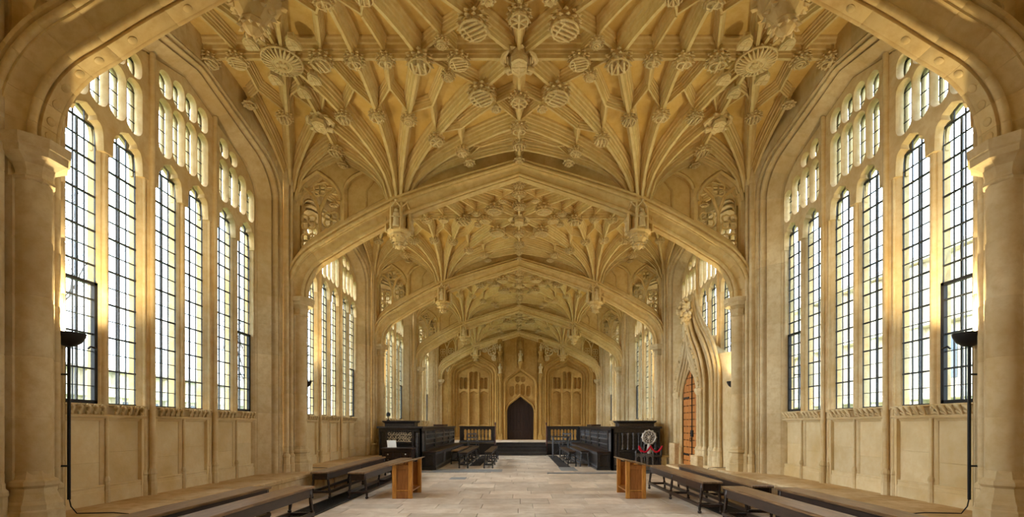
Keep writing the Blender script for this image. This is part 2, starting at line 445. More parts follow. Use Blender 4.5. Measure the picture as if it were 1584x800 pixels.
WBW,NW,NM,NM2=(4.34,.66),(4.12,.72),(3.12,.68),(3.64,.68)
QR=[ # (points, width, depth)
 (seg(Pn,(0,1)),.12,.17),(seg(Pn,(1.42,1)),.12,.17),(seg(Pn,(2.35,1)),.12,.17),(seg(Pn,M0),.12,.17),
 (seg(Pn,(0,.44)),.12,.16),(seg(Pn,(0,.20)),.11,.15),
 (seg(Pn,M1),.11,.16),(seg(Pn,M2),.11,.15),(seg(Pn,M3),.10,.14),
 (seg(Wn,M0),.12,.17),(seg(Wn,M1),.11,.16),(seg(Wn,M2),.11,.15),(seg(Wn,M3),.10,.14),(seg(Wn,WBW),.12,.15),
 (seg((1.91,1),N34,4),.085,.12),(seg(N34,B3,3),.075,.11),(seg(N34,B4,3),.075,.11),
 (seg((2.83,1),N23,4),.085,.12),(seg(N23,B2,3),.075,.11),(seg(N23,B3,3),.075,.11),
 (seg(S1,N45,4),.085,.12),(seg(N45,B4,3),.075,.11),(seg(N45,D2,3),.075,.11),
 (seg(S1,D1,4),.08,.12),(seg(S1,(1.42,1),3),.08,.12),(seg(S1,(.86,1),3),.07,.11),
 (seg(S2,N56,4),.085,.12),(seg(N56,D2,3),.075,.11),(seg(N56,R6,3),.075,.11),(seg(S2,D1,3),.075,.11),(seg(S2,(0,.70),3),.075,.11),(seg(S2,(0,.44),3),.075,.11),
 (seg((0,.30),N67,4),.08,.11),(seg(N67,R6,3),.07,.10),(seg(N67,R7,3),.07,.10),
 (seg((4.02,1),NW,4),.085,.12),(seg(NW,WB,3),.075,.11),(seg(NW,WBW,3),.075,.11),
 (seg((3.35,.76),NM,3),.08,.11),(seg(NM,B2,3),.07,.10),(seg(NM,M1,3),.07,.10),
 (seg((3.35,.76),NM2,3),.08,.11),(seg(NM2,WB,3),.07,.10),(seg(NM2,M1,3),.07,.10),
]
def qpt(p, sx, i, fwd):
    """quadrant point: i = index into A of the arch, fwd=+1 beyond it, -1 towards the camera"""
    j=i+fwd; ya=A[i]; yb=A[j]
    return (sx*p[0], lerp(ya,(ya+yb)/2,p[1]))
n_rib=0
stuff_rib=MB()
for b in range(4):
    for (i,fw) in ((b+1,-1),(b,1)):
        for sx in (-1,1):
            for pts,wd,dp in QR:
                pp=[qpt(p,sx,i,fw) for p in pts]
                if b<1 or (b==1 and wd>=.1):
                    rib_mesh(MB(),pp,wd,dp).build('rib','rib',ceiling,24); n_rib+=1
                else: rib_mesh(stuff_rib,pp,wd,dp)
    ym=(A[b]+A[b+1])/2
    tr=[(-4.5+9.0*k/40,ym) for k in range(41)]
    (rib_mesh(MB(),tr,.13,.17).build('ridge_rib','rib',ceiling,24))
    for x in (0,MXR,-MXR):
        lo=[(x,lerp(A[b]+.1,A[b+1]-.1,k/24)) for k in range(25)]
        rib_mesh(MB(),lo,.115,.16).build('ridge_rib','rib',ceiling,24)
so=stuff_rib.build('rib','rib',ceiling,24); so['kind']='stuff'
# ---- bosses (unit radius, hanging from z=0 downwards)
def leaf_ring(mb, n, r0, r1, z0, z1, wdt, ph=0.0):
    for k in range(n):
        t=2*PI*k/n+ph; c,s_=math.cos(t),math.sin(t); px,py=-s_*wdt,c*wdt
        a=(c*r0,s_*r0); m=(c*(r0+r1)*.52,s_*(r0+r1)*.52); e=(c*r1,s_*r1)
        mb.add([(a[0]-px,a[1]-py,z0),(a[0]+px,a[1]+py,z0),(m[0]-px*1.3,m[1]-py*1.3,(z0+z1)/2-.06),(m[0]+px*1.3,m[1]+py*1.3,(z0+z1)/2-.06),(e[0],e[1],z1),(m[0],m[1],(z0+z1)/2+.12),(m[0],m[1],(z0+z1)/2-.16)],
               [(0,2,6),(0,6,1),(1,6,3),(2,4,6),(3,6,4),(0,5,2),(1,3,5),(2,5,4),(3,4,5),(0,1,5)])
def boss_core(mb, n=12):
    mb.lathe([(.46,.30),(.50,.05),(.56,-.15),(.52,-.24),(.40,-.27),(.02,-.28)],n)
def boss_kind(kind):
    mb=MB(); R=random.Random(kind)
    if kind in ('bars','cross','rings','spiral','letter'):
        boss_core(mb); leaf_ring(mb,13,.60,1.04,-.12,-.34,.10); leaf_ring(mb,11,.58,1.0,.12,-.02,.12,.2); leaf_ring(mb,11,.56,.86,-.32,-.58,.08,.1)
        z0,z1=-.74,-.50
        if kind=='bars':
            for k in range(4):
                y=-.45+.30*k; hx=math.sqrt(.74**2-y*y); mb.tube([(-hx,y,-.60),(hx,y,-.60)],.062,6)
            mb.torus((0,0,-.54),.74,.07,16,5); mb.cbox(-.40,-.30,-.55,.55,-.66,-.46,.02)
        elif kind=='cross':
            for t in (.5,-.5,1.57): mb.tube([(-.68*math.cos(t),-.68*math.sin(t),-.62),(.68*math.cos(t),.68*math.sin(t),-.62)],.085,5)
            mb.torus((0,0,-.6),.66,.07,14,5)
        elif kind=='rings':
            mb.torus((-.18,.05,-.64),.40,.075,12,5); mb.torus((.25,-.08,-.66),.34,.07,12,5); mb.cbox(-.07,.07,-.62,.62,-.74,-.5,.02)
        elif kind=='spiral':
            mb.tube([(.62*(1-k/26)*math.cos(k*.62),.62*(1-k/26)*math.sin(k*.62),-.60-.004*k) for k in range(25)],.075,5)
        else:
            for x in (-.45,-.05,.35): mb.cbox(x-.06,x+.08,-.52,.52,z0,z1,.02)
            mb.tube([(-.38,.45,-.64),(-.05,-.4,-.64),(.35,.45,-.64)],.07,5); mb.torus((0,0,-.58),.70,.06,14,5)
    elif kind=='rosette':
        boss_core(mb,10); leaf_ring(mb,8,.45,1.05,-.2,-.4,.22); leaf_ring(mb,8,.2,.7,-.5,-.62,.16,.39)
        mb.sphere((0,0,-.58),.2,8,5)
    elif kind=='sun':
        mb.lathe([(.5,.2),(.60,0),(.62,-.2),(.52,-.34),(.02,-.42)],20)
        for k in range(26):
            t=2*PI*k/26; c,s_=math.cos(t),math.sin(t)
            mb.tube([(c*.50,s_*.50,-.36),(c*.78,s_*.78,-.30),(c*1.0,s_*1.0,-.22)],[.05,.06,.02],5)
        mb.torus((0,0,-.36),.46,.05,20,5); mb.torus((0,0,-.2),.96,.05,26,5)
        leaf_ring(mb,14,.6,1.0,.1,-.05,.1)
        for k in range(6): mb.sphere((.22*math.cos(k*1.05),.22*math.sin(k*1.05),-.42),.09,6,4)
    elif kind=='shield':
        out=[(-.6,.75),(.6,.75),(.62,.1),(.45,-.45),(0,-.85),(-.45,-.45),(-.62,.1)]
        mb.plate(out,[],lambda u,v,d:(u,v,d),-.5,-.15); mb.plate([(u*.8,v*.8) for u,v in out],[],lambda u,v,d:(u,v,d),-.56,-.48)
        mb.cbox(-.05,.05,-.62,.62,-.62,-.5,.01); mb.cbox(-.45,.45,.05,.15,-.62,-.5,.01)
        mb.cbox(-.3,.3,-.4,.4,-.3,.4,.05)
    elif kind=='angel':
        mb.lathe([(.4,.4),(.62,.1),(.6,-.2),(.3,-.42),(.02,-.45)],10)
        up=[(-.42,.28),(-.3,.5),(0,.6),(.3,.5),(.42,.28),(.42,-.42),(.2,-.62),(0,-.68),(-.2,-.62),(-.42,-.42)]
        mb.plate(up,[],lambda u,v,d:(u,v-.1,d),-.64,-.35); mb.torus((0,-.12,-.64),.40,.035,14,5)
        mb.cbox(-.36,.36,-.16,-.1,-.69,-.6,.01); mb.cbox(-.04,.04,-.6,.4,-.68,-.6,.01)
        mb.sphere((0,.62,-.42),.19,8,6); mb.sphere((0,.68,-.36),.22,8,5,(1.1,.9,.8))
        for sx in (-1,1):
            mb.tube([(sx*.2,.5,-.3),(sx*.62,.55,-.36),(sx*.74,.2,-.48),(sx*.45,-.02,-.6)],[.13,.17,.14,.09],7)
            mb.tube([(sx*.7,.35,-.2),(sx*.92,-.1,-.22),(sx*.78,-.55,-.25),(sx*.55,-.8,-.25)],[.1,.16,.14,.05],6)
            for q in range(3): mb.tube([(sx*(.6+.12*q),.0-.1*q,-.34),(sx*(.62+.1*q),-.5-.06*q,-.32)],[.06,.03],5)
        leaf_ring(mb,9,.5,.95,.15,.0,.14)
    return mb
BM={k:boss_kind(k).mesh('boss_'+k,'boss',38) for k in ('bars','cross','rings','spiral','letter','rosette','sun','shield','angel')}
def boss_at(p, kind, size, rz, parent, i, sx, fw):
    x,y=qpt(p,sx,i,fw)
    z=zr(x,y)-.055
    size*=(1.0 if size>.43 else 1.16)
    # lean with the vault surface
    e=.08; gx=(zr(x+e,y)-zr(x-e,y))/(2*e); gy=(zr(x,y+e)-zr(x,y-e))/(2*e)
    tilt=Vector((-gx*.6,-gy*.6,1)).normalized()
    q=Vector((0,0,1)).rotation_difference(tilt)
    R=q.to_matrix().to_4x4() @ Matrix.Rotation(rz,4,'Z')
    return x,y,z,R,size
def put_boss(p, kind, size, i, sx, fw, rnd, rz=None, join=None):
    rz = rnd.uniform(-.35,.35) if rz is None else rz
    x,y,z,R,s_=boss_at(p,kind,size,rz,ceiling,i,sx,fw)
    if join is not None:
        me=BM[kind]; Mx=Matrix.Translation((x,y,z))@R@Matrix.Scale(s_/2,4)
        join.add([Mx@v.co for v in me.vertices],[tuple(pl.vertices) for pl in me.polygons]); return
    o=link('boss',BM[kind],ceiling); o.matrix_world=Matrix.Translation((x,y,z))@R@Matrix.Scale(s_/2,4)
kinds5=['bars','cross','rings','letter','letter','rings','spiral']
stuff_boss=MB(); rb=random.Random(3)
for b in range(4):
    jn = stuff_boss if b==3 else None
    kk=lambda:rb.choice(kinds5)
    put_boss((0,1),'angel',.52,b+1,1,-1,rb,0,jn)
    for sx in (-1,1):
        for X,s_,k in ((.86,.30,'bars'),(1.42,.37,'letter'),(1.91,.25,None),(2.35,.28,'rings'),(2.83,.32,None),(3.38,.56,'sun'),(4.02,.27,None),(4.42,.26,None)):
            put_boss((X,1),k or kk(),s_,b+1,sx,-1,rb,sx*.5 if k=='sun' else None,jn)
        for (i,fw) in ((b+1,-1),(b,1)):
            for p,s_,k in ((D1,.40,'bars'),(D2,.27,None),(S1,.20,'spiral'),(S2,.17,'rosette'),(B2,.26,'letter'),(B3,.26,'rings'),(B4,.25,None),(R6,.24,None),(R7,.21,'rosette'),(M1,.46,'angel'),(M2,.27,'letter'),(M3,.20,'rosette'),(WB,.25,'letter'),((3.08,.87),.25,'shield'),((3.66,.87),.25,'shield'),((3.36,.76),.25,'shield'),(WBW,.20,'rosette')):
                put_boss(p,k or kk(),s_,i,sx,fw,rb,(sx*.5 if k=='bars' and s_>.3 else (0 if k in('angel','shield') else None)),jn)
    for (i,fw) in ((b+1,-1),(b,1)):
        for v,s_,k in ((.70,.30,'cross'),(.44,.29,'rings'),(.27,.24,'letter'),(.10,.22,'rosette')):
            put_boss((0,v),k,s_,i,1,fw,rb,None,jn)
so=stuff_boss.build('boss','boss',ceiling,38); so['kind']='stuff'
# ---- pendants
def figure(mb, c, h, face=1):
    x,y,z=c
    mb.lathe([(h*.15,z),(h*.17,z+h*.05),(h*.13,z+h*.35),(h*.15,z+h*.62),(h*.13,z+h*.74),(h*.05,z+h*.80)],8,(x,y))
    mb.sphere((x,y,z+h*.89),h*.095,8,6,(1,1,1.2))
    for sx in (-1,1): mb.tube([(x+sx*h*.15,y,z+h*.70),(x+sx*h*.17,y-h*.06*face,z+h*.52),(x+sx*h*.04,y-h*.15*face,z+h*.50)],[h*.05,h*.045,h*.03],6)
mb=MB(); mb.lathe([(.12,.20),(.15,.10),(.185,.02),(.19,-.03),(.15,-.05),(.115,-.09),(.11,-.50),(.15,-.52),(.172,-.54),(.172,-.57),(.125,-.60),(.13,-.64),(.085,-.71),(.06,-.75),(.08,-.78),(.05,-.84),(.01,-.88)],8,(0,0),PI/8); PEN_BODY=mb.mesh('pendant_body','arch')
mb=MB()
for k in range(8):
    t=PI/8+k*PI/4; c,s_=math.cos(t),math.sin(t)
    mb.tube([(c*.172,s_*.172,-.58),(c*.172,s_*.172,-.10),(c*.172,s_*.172,-.02)],[.026,.022,.004],4)
PEN_BUT=mb.mesh('pendant_buttress','arch')
mb=MB()
for k in range(8):
    t=k*PI/4; c,s_=math.cos(t),math.sin(t)
    mb.tube([(c*.17-s_*.06,s_*.17+c*.06,-.17),(c*.19,s_*.19,-.08),(c*.17+s_*.06,s_*.17-c*.06,-.17)],.014,5)
    mb.sphere((c*.19,s_*.19,-.06),.022,6,4)
leafs=MB(); leaf_ring(leafs,12,.55,1.1,0,-.25,.12)
mb.add([(x*.125,y*.125,-.64+z*.2) for x,y,z in leafs.v],leafs.f)
leafs=MB(); leaf_ring(leafs,10,.5,1.1,0,-.25,.14); mb.add([(x*.085,y*.085,-.79+z*.2) for x,y,z in leafs.v],leafs.f)
PEN_CAN=mb.mesh('pendant_canopy','boss')
fm=MB(); figure(fm,(0,0,0),.34); FIG_S=fm.mesh('statuette','boss',50)
for a in A:
    for sx in (-1,1):
        pe=empty('pendant',ceiling,(sx*XP,a,5.72)); pe.scale=(1.42,1.42,1.04)
        link('pendant_shaft',PEN_BODY,pe); link('buttress_ring',PEN_BUT,pe); link('canopy',PEN_CAN,pe)
        for k in range(4):
            t=k*PI/2-PI/2; link('statuette',FIG_S,pe,(.15*math.cos(t),.15*math.sin(t),-.53),(0,0,t+PI/2))

# ------------------------------------------------------------------ side walls
ZL, ZS = 0.45, 1.57             # stone ledge top, window sill
def arc(cx, cu, r, a0, a1, n):
    return [(cu+r*math.sin(math.radians(lerp(a0,a1,k/n))), cx-r*math.cos(math.radians(lerp(a0,a1,k/n)))) for k in range(n+1)]
# half pier profile: (u along the wall from the arch centre, X from the nave centre)
PH_SIDE=[(.142,4.38),(.146,4.44),(.166,4.470),(.182,4.44)]+arc(4.378,.214,.032,-100,95,7)+[(.244,4.44),(.250,4.485),(.266,4.495)]+arc(4.418,.308,.037,-105,95,8)+[(.345,4.462)]
PH_LOW=arc(4.30,0,.118,0,95,9)+[(.120,4.345),(.136,4.35),(.138,4.372)]+PH_SIDE
PH_UP=[(0,4.40),(.08,4.40),(.14,4.40)]+PH_SIDE
def pier_ring(prof, z, a, s, dx=0.0):
    L=[(u,x) for u,x in prof]
    full=[(-u,x) for u,x in reversed(L[1:])]+L
    return [(s*(x+dx), a+u, z) for u,x in full]
COL_BASE=[(.215,.45),(.215,.60),(.20,.615),(.20,.66),(.18,.69),(.16,.75),(.152,.80),(.175,.825),(.17,.86),(.138,.88),(.124,.93),(.118,.95)]
COL_CAP=[(.118,3.47),(.142,3.485),(.145,3.505),(.125,3.525),(.125,3.56),(.145,3.62),(.20,3.66),(.232,3.675),(.235,3.73),(.252,3.745),(.256,3.83),(.05,3.835)]
def bay_geo(b):
    a0,a1=ALLA[b],ALLA[b+1]; return a0,a1,(a0+a1)/2,(a1-a0)/2
QS=[0,.008,.025,.055,.10,.16,.24,.34,.48,.65,.83,1.0]
def fin(q): return 5.45+.86*(.42*E(q/.3)+.58*q)
def fout(q): return 5.60+.90*(.60*E(q/.25)+.40*q)
RPROF=[(0,4.95),(0,4.815),(.03,4.785),(.06,4.80),(.075,4.785),(.085,4.765),(.11,4.755),(.135,4.765),(.145,4.745),(.17,4.735),(.49,4.575),(.50,4.62),(.525,4.67),(.575,4.68),(.605,4.64),(.615,4.56),(.63,4.525),(.665,4.505),(.71,4.500),(.75,4.512),(.775,4.54),(.78,4.60),(.795,4.64),(.825,4.63),(.835,4.535),(.85,4.508),(.895,4.500),(.90,4.478),(.93,4.47),(.94,4.52),(.97,4.53),(1.0,4.470)]
def reveal_ring(kind, t, hw, ho, yc, d, s, inset=0.0):
    if kind=='jamb': pi,po,ex=(hw,t),(ho,t),(.03,0)
    else: pi,po,ex=(hw*(1-t),fin(t)),(ho*(1-t),fout(t)),(.03*(1-t),.10+.35*min(1,t*4))
    r=[]
    for q,x in RPROF:
        r.append((s*(x+inset), yc+d*lerp(pi[0],po[0],q), lerp(pi[1],po[1],q)))
    if kind!='jamb':
        yy=yc+d*(po[0]+ex[0]); ex=(ex[0], max(.03, zr(4.46,yy)+WEB+.06-po[1]))
    r.append((s*(4.470+inset), yc+d*(po[0]+ex[0]), po[1]+ex[1]))
    return r
walls={}
for s,nm,lab in ((-1,'wall_left','buff stone window wall on the left with piers and panelling'),(1,'wall_right','paler stone window wall on the right with piers and panelling')):
    walls[s]=tag(empty(nm),lab,'wall',kind='structure')
def build_pier(s, a, detail):
    W=walls[s]
    MB().cbox(s*4.03 if s>0 else -4.6,4.6 if s>0 else -4.03,a-.40,a+.40,0,.40,.012).build('pier_plinth','wall',W)
    MB().cbox(s*4.00 if s>0 else -4.6,4.6 if s>0 else -4.00,a-.42,a+.42,.40,.455,.012).build('plinth_cap','ledge',W)
    # lower courses with the big shaft
    zs=[.45,.95,1.42,1.95,2.48,2.98,3.50] if detail else [.45,3.5]
    for z0,z1 in zip(zs,zs[1:]):
        MB().loft([pier_ring(PH_LOW,z0,a,s,.004),pier_ring(PH_LOW,z0+.012,a,s),pier_ring(PH_LOW,z1-.012,a,s),pier_ring(PH_LOW,z1,a,s,.004)]).build('pier_stone','wall',W,50)
    zs=[3.50,3.95,4.45,4.95,5.45,5.95,6.35] if detail else [3.5,6.35]
    for z0,z1 in zip(zs,zs[1:]):
        MB().loft([pier_ring(PH_UP,z0,a,s,.004),pier_ring(PH_UP,z0+.012,a,s),pier_ring(PH_UP,z1-.012,a,s),pier_ring(PH_UP,z1,a,s,.004)]).build('pier_stone','wall',W,50)
    MB().lathe(COL_BASE,8,(s*4.30,a),PI/8).build('shaft_base','wall',W)
    MB().lathe(COL_CAP,8,(s*4.30,a),PI/8).build('capital','wall',W)
    for d in (-1,1):
        for cu,cx,r in ((.212,4.375,.030),(.308,4.425,.036)):
            MB().lathe([(r*2.0,.45),(r*2.0,.60),(r*1.7,.62),(r*1.7,.74),(r*2.0,.755),(r*1.9,.785),(r*1.25,.81),(r*1.3,.85),(r*.9,.87)],8,(s*cx,a+d*cu),PI/8).build('colonnette_base','wall',W)
def light_layout(hw):
    """six lights in three pairs: list of (u0,u1), main mullion centres, sub mullion centres"""
    pw=(2*hw-2*.26)/3; lw=(pw-.15)/2; L=[]; mains=[]; subs=[]
    for k in range(3):
        p0=-hw+k*(pw+.26); L+= [(p0+.015,p0+lw),(p0+lw+.15,p0+pw-.015)]; subs.append(p0+pw/2)
        if k<2: mains.append(p0+pw+.13)
    return L,mains,subs,pw
def foil_arch(u0,u1,zs,za,g=0.0):
    """cusped pointed head from right springing to left, returns points (u,z) going right->apex->left"""
    u0-=g; u1+=g; za+=g; c=(u0+u1)/2; hw=(u1-u0)/2; pts=[]
    for k in range(25):
        t=k/24; side = 1 if t<.5 else -1; q = t*2 if t<.5 else (1-t)*2
        u=hw*(1-q**1.5); z=zs+(za-zs)*(.62*E(q/.55)+.38*q)
        cus=max(0, 1-abs(q-.42)/.13)*(.055 if g==0 else .03)
        pts.append((c+side*max(0,u-cus*.9), z-cus*.55))
    out=[]
    for p in pts:
        if not out or (abs(p[0]-out[-1][0])+abs(p[1]-out[-1][1]))>1e-4: out.append(p)
    return out
def small_light(u0,u1,z0,z1,g=0.0):
    u0-=g;u1+=g;z0-=g;z1+=g; r=(u1-u0)/2; c=(u0+u1)/2; L=[]
    zb=min(z0+r*1.05,(z0+z1)/2-.01); zt=max(z1-r*1.15,(z0+z1)/2+.01)
    for k in range(9):
        t=PI+PI*k/8; L.append((c+r*math.cos(t), zb+(zb-z0)*math.sin(t)))
    for k in range(9):
        t=PI*k/8; f=abs(math.cos(t)); L.append((c+r*math.cos(t), zt+(z1-zt)*(math.sin(t)**.8)))
    return L
def win_z(u,hw):
    q=1-abs(u)/hw; return fin(max(0,q))
nwin=0
PANE={}
def pane_mesh(wd,ht):
    k=(round(wd,3),round(ht,3))
    if k not in PANE:
        PANE[k]=MB().box(-.003,.003,-wd/2,wd/2,-ht/2,ht/2).mesh('pane','glass')
    return PANE[k]
rp=random.Random(5)
def build_window(s, b, lvl, low_cut=None):
    """lvl 2: every pane; 1: joined panes; low_cut: lowest glass height for given lights"""
    global nwin
    nwin+=1
    a0,a1,yc,hb=bay_geo(b); hw=hb-.79
    side='left' if s<0 else 'right'
    names={0:'behind the viewer',1:'nearest',2:'second',3:'third',4:'fourth'}
    Wd=tag(empty('window_%d'%nwin),'tall six-light leaded stone window, %s in the %s wall'%(names[b],side),'window',kind='structure')
    Wall=walls[s]
    L,mains,subs,pw=light_layout(hw)
    ZT=4.50
    fn=lambda u,v,d:(s*d,yc+u,v)
    # tracery head: the comb-shaped lower edge follows the cusped heads of the lights
    def comb(g):
        bt=[]
        for (u0,u1) in reversed(L):
            bt+= [(u1+g,ZT)]+foil_arch(u0,u1,4.52,4.90,g)+[(u0-g,ZT)]
        return [(-hw,ZT)]+[(-hw*(1-q),fin(q)) for q in QS]+[(hw*(1-q),fin(q)) for q in QS[-2::-1]]+[(hw,ZT)]+bt
    def holes(g):
        H=[]
        for k in range(3):
            p0=-hw+k*(pw+.26); n=4; cw=pw/n
            for j in range(n):
                u0=p0+j*cw+.024; u1=p0+(j+1)*cw-.024
                zlim=min(win_z(u0,hw),win_z(u1,hw))-.07
                zt=min(5.72 if k==1 else 5.62,zlim)
                H.append(small_light(u0,u1,4.975+ (.03 if j in(1,2) else .0),zt,g))
                if k==1: H.append(small_light(u0,u1,zt+.06,min(zlim,6.14),g*.8))
                elif zlim-zt>.18: H.append(small_light(u0,u1,zt+.06,zlim,g*.7))
        return H
    mb=MB()
    mb.plate(comb(0.0),holes(0.0),fn,4.765,4.85,cham=(holes(.019),4.81),outer_f=comb(.013))
    mb.build('tracery','mullion',Wd,45)
    if b<4:
        mb=MB(); mb.plate(comb(0.0),holes(0.0),fn,4.885,4.925,cham=(holes(.012),4.90)); mb.build('outer_tracery','mullion',Wd)
        mo=MB()
        for u,wd in [(q,.13) for q in subs]+[(q,.24) for q in mains]+[(-hw-.03,.08),(hw+.03,.08)]:
            MB().box(min(s*4.885,s*4.955),max(s*4.885,s*4.955),yc+u-wd/2,yc+u+wd/2,ZS-.02,ZT+.1).build('outer_mullion','mullion',Wd)
    # mullions
    def mull(u,z0,z1,w,x0,roll,name):
        m=MB(); h=w/2
        prof=[(-h,4.88),(-h,4.84),(-h*.62,x0+.04),(-h*.5,x0+.045),(-h*.42,x0+.03)]+[(h*.40*math.sin(math.radians(t)), x0+.028-.028*math.cos(math.radians(t))) for t in (-80,-45,-15,15,45,80)]+[(h*.42,x0+.03),(h*.5,x0+.045),(h*.62,x0+.04),(h,4.84),(h,4.88)]
        m.loft([[(s*x,yc+u+uu,z) for uu,x in prof] for z in (z0,z1)]); m.build(name,'mullion',Wd,50)
    for u in subs: mull(u,ZS-.02,ZT+.40,.15,4.775,True,'mullion')
    for u in mains:
        mull(u,ZS-.02,ZT+1.2,.26,4.755,True,'main_mullion')
        zt=win_z(u,hw)
        m=MB(); m.tube([(s*4.745,yc+u,ZL+.02),(s*4.745,yc+u,zt+.03)],.034,8,False)
        m.build('mullion_shaft','mullion',Wd,60)
        for d in (-.075,.075):
            MB().tube([(s*4.790,yc+u+d,ZL+.02),(s*4.790,yc+u+d,zt+.0)],.020,6,False).build('mullion_shaft','mullion',Wd,60)
            MB().lathe([(.033,ZL),(.033,ZL+.16),(.027,ZL+.18),(.027,ZL+.26),(.035,ZL+.275),(.031,ZL+.30),(.021,ZL+.33)],8,(s*4.785,yc+u+d),PI/8).build('colonnette_base','wall',Wall)
        MB().lathe([(.052,ZL),(.052,ZL+.16),(.044,ZL+.18),(.044,ZL+.26),(.055,ZL+.28),(.05,ZL+.305),(.035,ZL+.34)],8,(s*4.745,yc+u),PI/8).build('colonnette_base','wall',Wall)
        MB().box(min(s*4.78,s*4.97),max(s*4.78,s*4.97),yc+u-.13,yc+u+.13,ZL,ZS).build('mullion_foot','panel',Wall)
    # glass and leading
    edge=[(-hw,L[0][0])]
    for li,(u0,u1) in enumerate(L):
        zlo=ZS+.03
        if low_cut and li in low_cut: zlo=low_cut[li]
        ztop=4.94
        rows=17; rh=(ztop-(ZS+.03))/rows; cols=3; cw=(u1-u0)/cols
        lead=MB(); gl=MB(); r0=int(round((zlo-ZS-.03)/rh))
        for r in range(r0,rows+1):
            z=ZS+.03+r*rh; th=.009 if r%2==0 else .004
            lead.box(min(s*4.848,s*4.870),max(s*4.848,s*4.870),yc+u0-.01,yc+u1+.01,z-th,z+th)
        for c in range(cols+1):
            u=u0+c*cw; lead.box(min(s*4.850,s*4.866),max(s*4.850,s*4.866),yc+u-.004,yc+u+.004,ZS+.03+r0*rh,ztop)
        lead.build('leading','lead',Wd)
        if 0<b<3:
            for uu in (.30,.72):
                u=lerp(u0,u1,uu); MB().box(min(s*4.955,s*4.975),max(s*4.955,s*4.975),yc+u-.011,yc+u+.011,ZS+.03+r0*rh,4.8).build('outer_bar','lead',Wd)
        for r in range(r0,rows):
            for c in range(cols):
                u=u0+(c+.5)*cw; z=ZS+.03+(r+.5)*rh
                if lvl==2:
                    link('pane',pane_mesh(cw,rh),Wd,(s*XG,yc+u,z),(0,rp.uniform(-.012,.012),rp.uniform(-.012,.012)))
        if lvl<2:
            gl.box(min(s*(XG-.003),s*(XG+.003)),max(s*(XG-.003),s*(XG+.003)),yc+u0,yc+u1,ZS+.03+r0*rh,ztop).build('glazing','glass',Wd)
        if lvl==2 and li in (0,5):      # iron opening casement in the lower part
            z0,z1=ZS+.03,ZS+.03+7*rh; fx0,fx1=min(s*4.83,s*4.875),max(s*4.83,s*4.875)
            cf=MB(); t=.035
            cf.box(fx0,fx1,yc+u0-.005,yc+u0+t,z0,z1); cf.box(fx0,fx1,yc+u1-t,yc+u1+.005,z0,z1); cf.box(fx0,fx1,yc+u0,yc+u1,z0-.02,z0+t); cf.box(fx0,fx1,yc+u0,yc+u1,z1-t,z1)
            co=cf.build('casement_frame','iron',Wd)
            ue=u1-.02 if li==0 else u0+.02; dd=1 if li==0 else -1
            MB().tube([(s*4.83,yc+ue,z0+.62),(s*4.80,yc+ue-dd*.03,z0+.62),(s*4.79,yc+ue-dd*.11,z0+.63),(s*4.79,yc+ue-dd*.14,z0+.60)],.010,6).build('latch','iron',co,50)
        if lvl<2 and li==5:
            z0,z1=ZS+.03,ZS+.03+7*rh; fx0,fx1=min(s*4.83,s*4.875),max(s*4.83,s*4.875); cf=MB(); t=.03
            cf.box(fx0,fx1,yc+u1-t,yc+u1+.005,z0,z1); cf.box(fx0,fx1,yc+u0,yc+u0+t,z0,z1); cf.box(fx0,fx1,yc+u0,yc+u1,z0-.02,z0+t); cf.box(fx0,fx1,yc+u0,yc+u1,z1-t,z1); cf.build('casement_frame','iron',Wd)
    # glass of the small lights: one pane per pair field
    for k in range(3):
        p0=-hw+k*(pw+.26)
        top=min(max(win_z(p0,hw),win_z(p0+pw,hw)),6.2)
        MB().box(min(s*(XG+.01),s*(XG+.016)),max(s*(XG+.01),s*(XG+.016)),yc+p0,yc+p0+pw,4.945,top).build('tracery_glazing','glass',Wd)
        lead=MB()
        for z in [4.98+.19*q for q in range(int((top-4.98)/.19)+1)]:
            lead.box(min(s*4.868,s*4.875),max(s*4.868,s*4.875),yc+p0,yc+p0+pw,z-.005,z+.005)
        for q in range(4):
            lead.box(min(s*4.868,s*4.875),max(s*4.868,s*4.875),yc+p0+pw*(q+.5)/4-.004,yc+p0+pw*(q+.5)/4+.004,4.96,top)
        lead.build('leading','lead',Wd)
    # portal for sampling the daylight that comes through this window
    pd=bpy.data.lights.new('window_portal','AREA'); pd.shape='RECTANGLE'; pd.size=2*hw; pd.size_y=4.6; pd.cycles.is_portal=True
    po=bpy.data.objects.new('window_portal',pd); col.objects.link(po); po.parent=Wd
    po.location=(s*5.05,yc,3.9); po.rotation_euler=(0,PI/2*(1 if s>0 else -1),0) ; po.rotation_euler=(PI/2,0,PI/2 if s>0 else -PI/2)
    return L,mains,subs,pw
CREST=MB()
CREST.tube([(-.005,-.026,-.01),(-.022,-.020,.045),(-.045,-.005,.085),(-.050,.020,.095),(-.030,.034,.075)],[.012,.018,.022,.018,.008],6)
CREST.tube([(-.005,-.02,.0),(-.03,.006,.02),(-.04,.024,.035)],[.012,.014,.008],6)
CREST_ME=CREST.mesh('crest_leaf','panel',60)
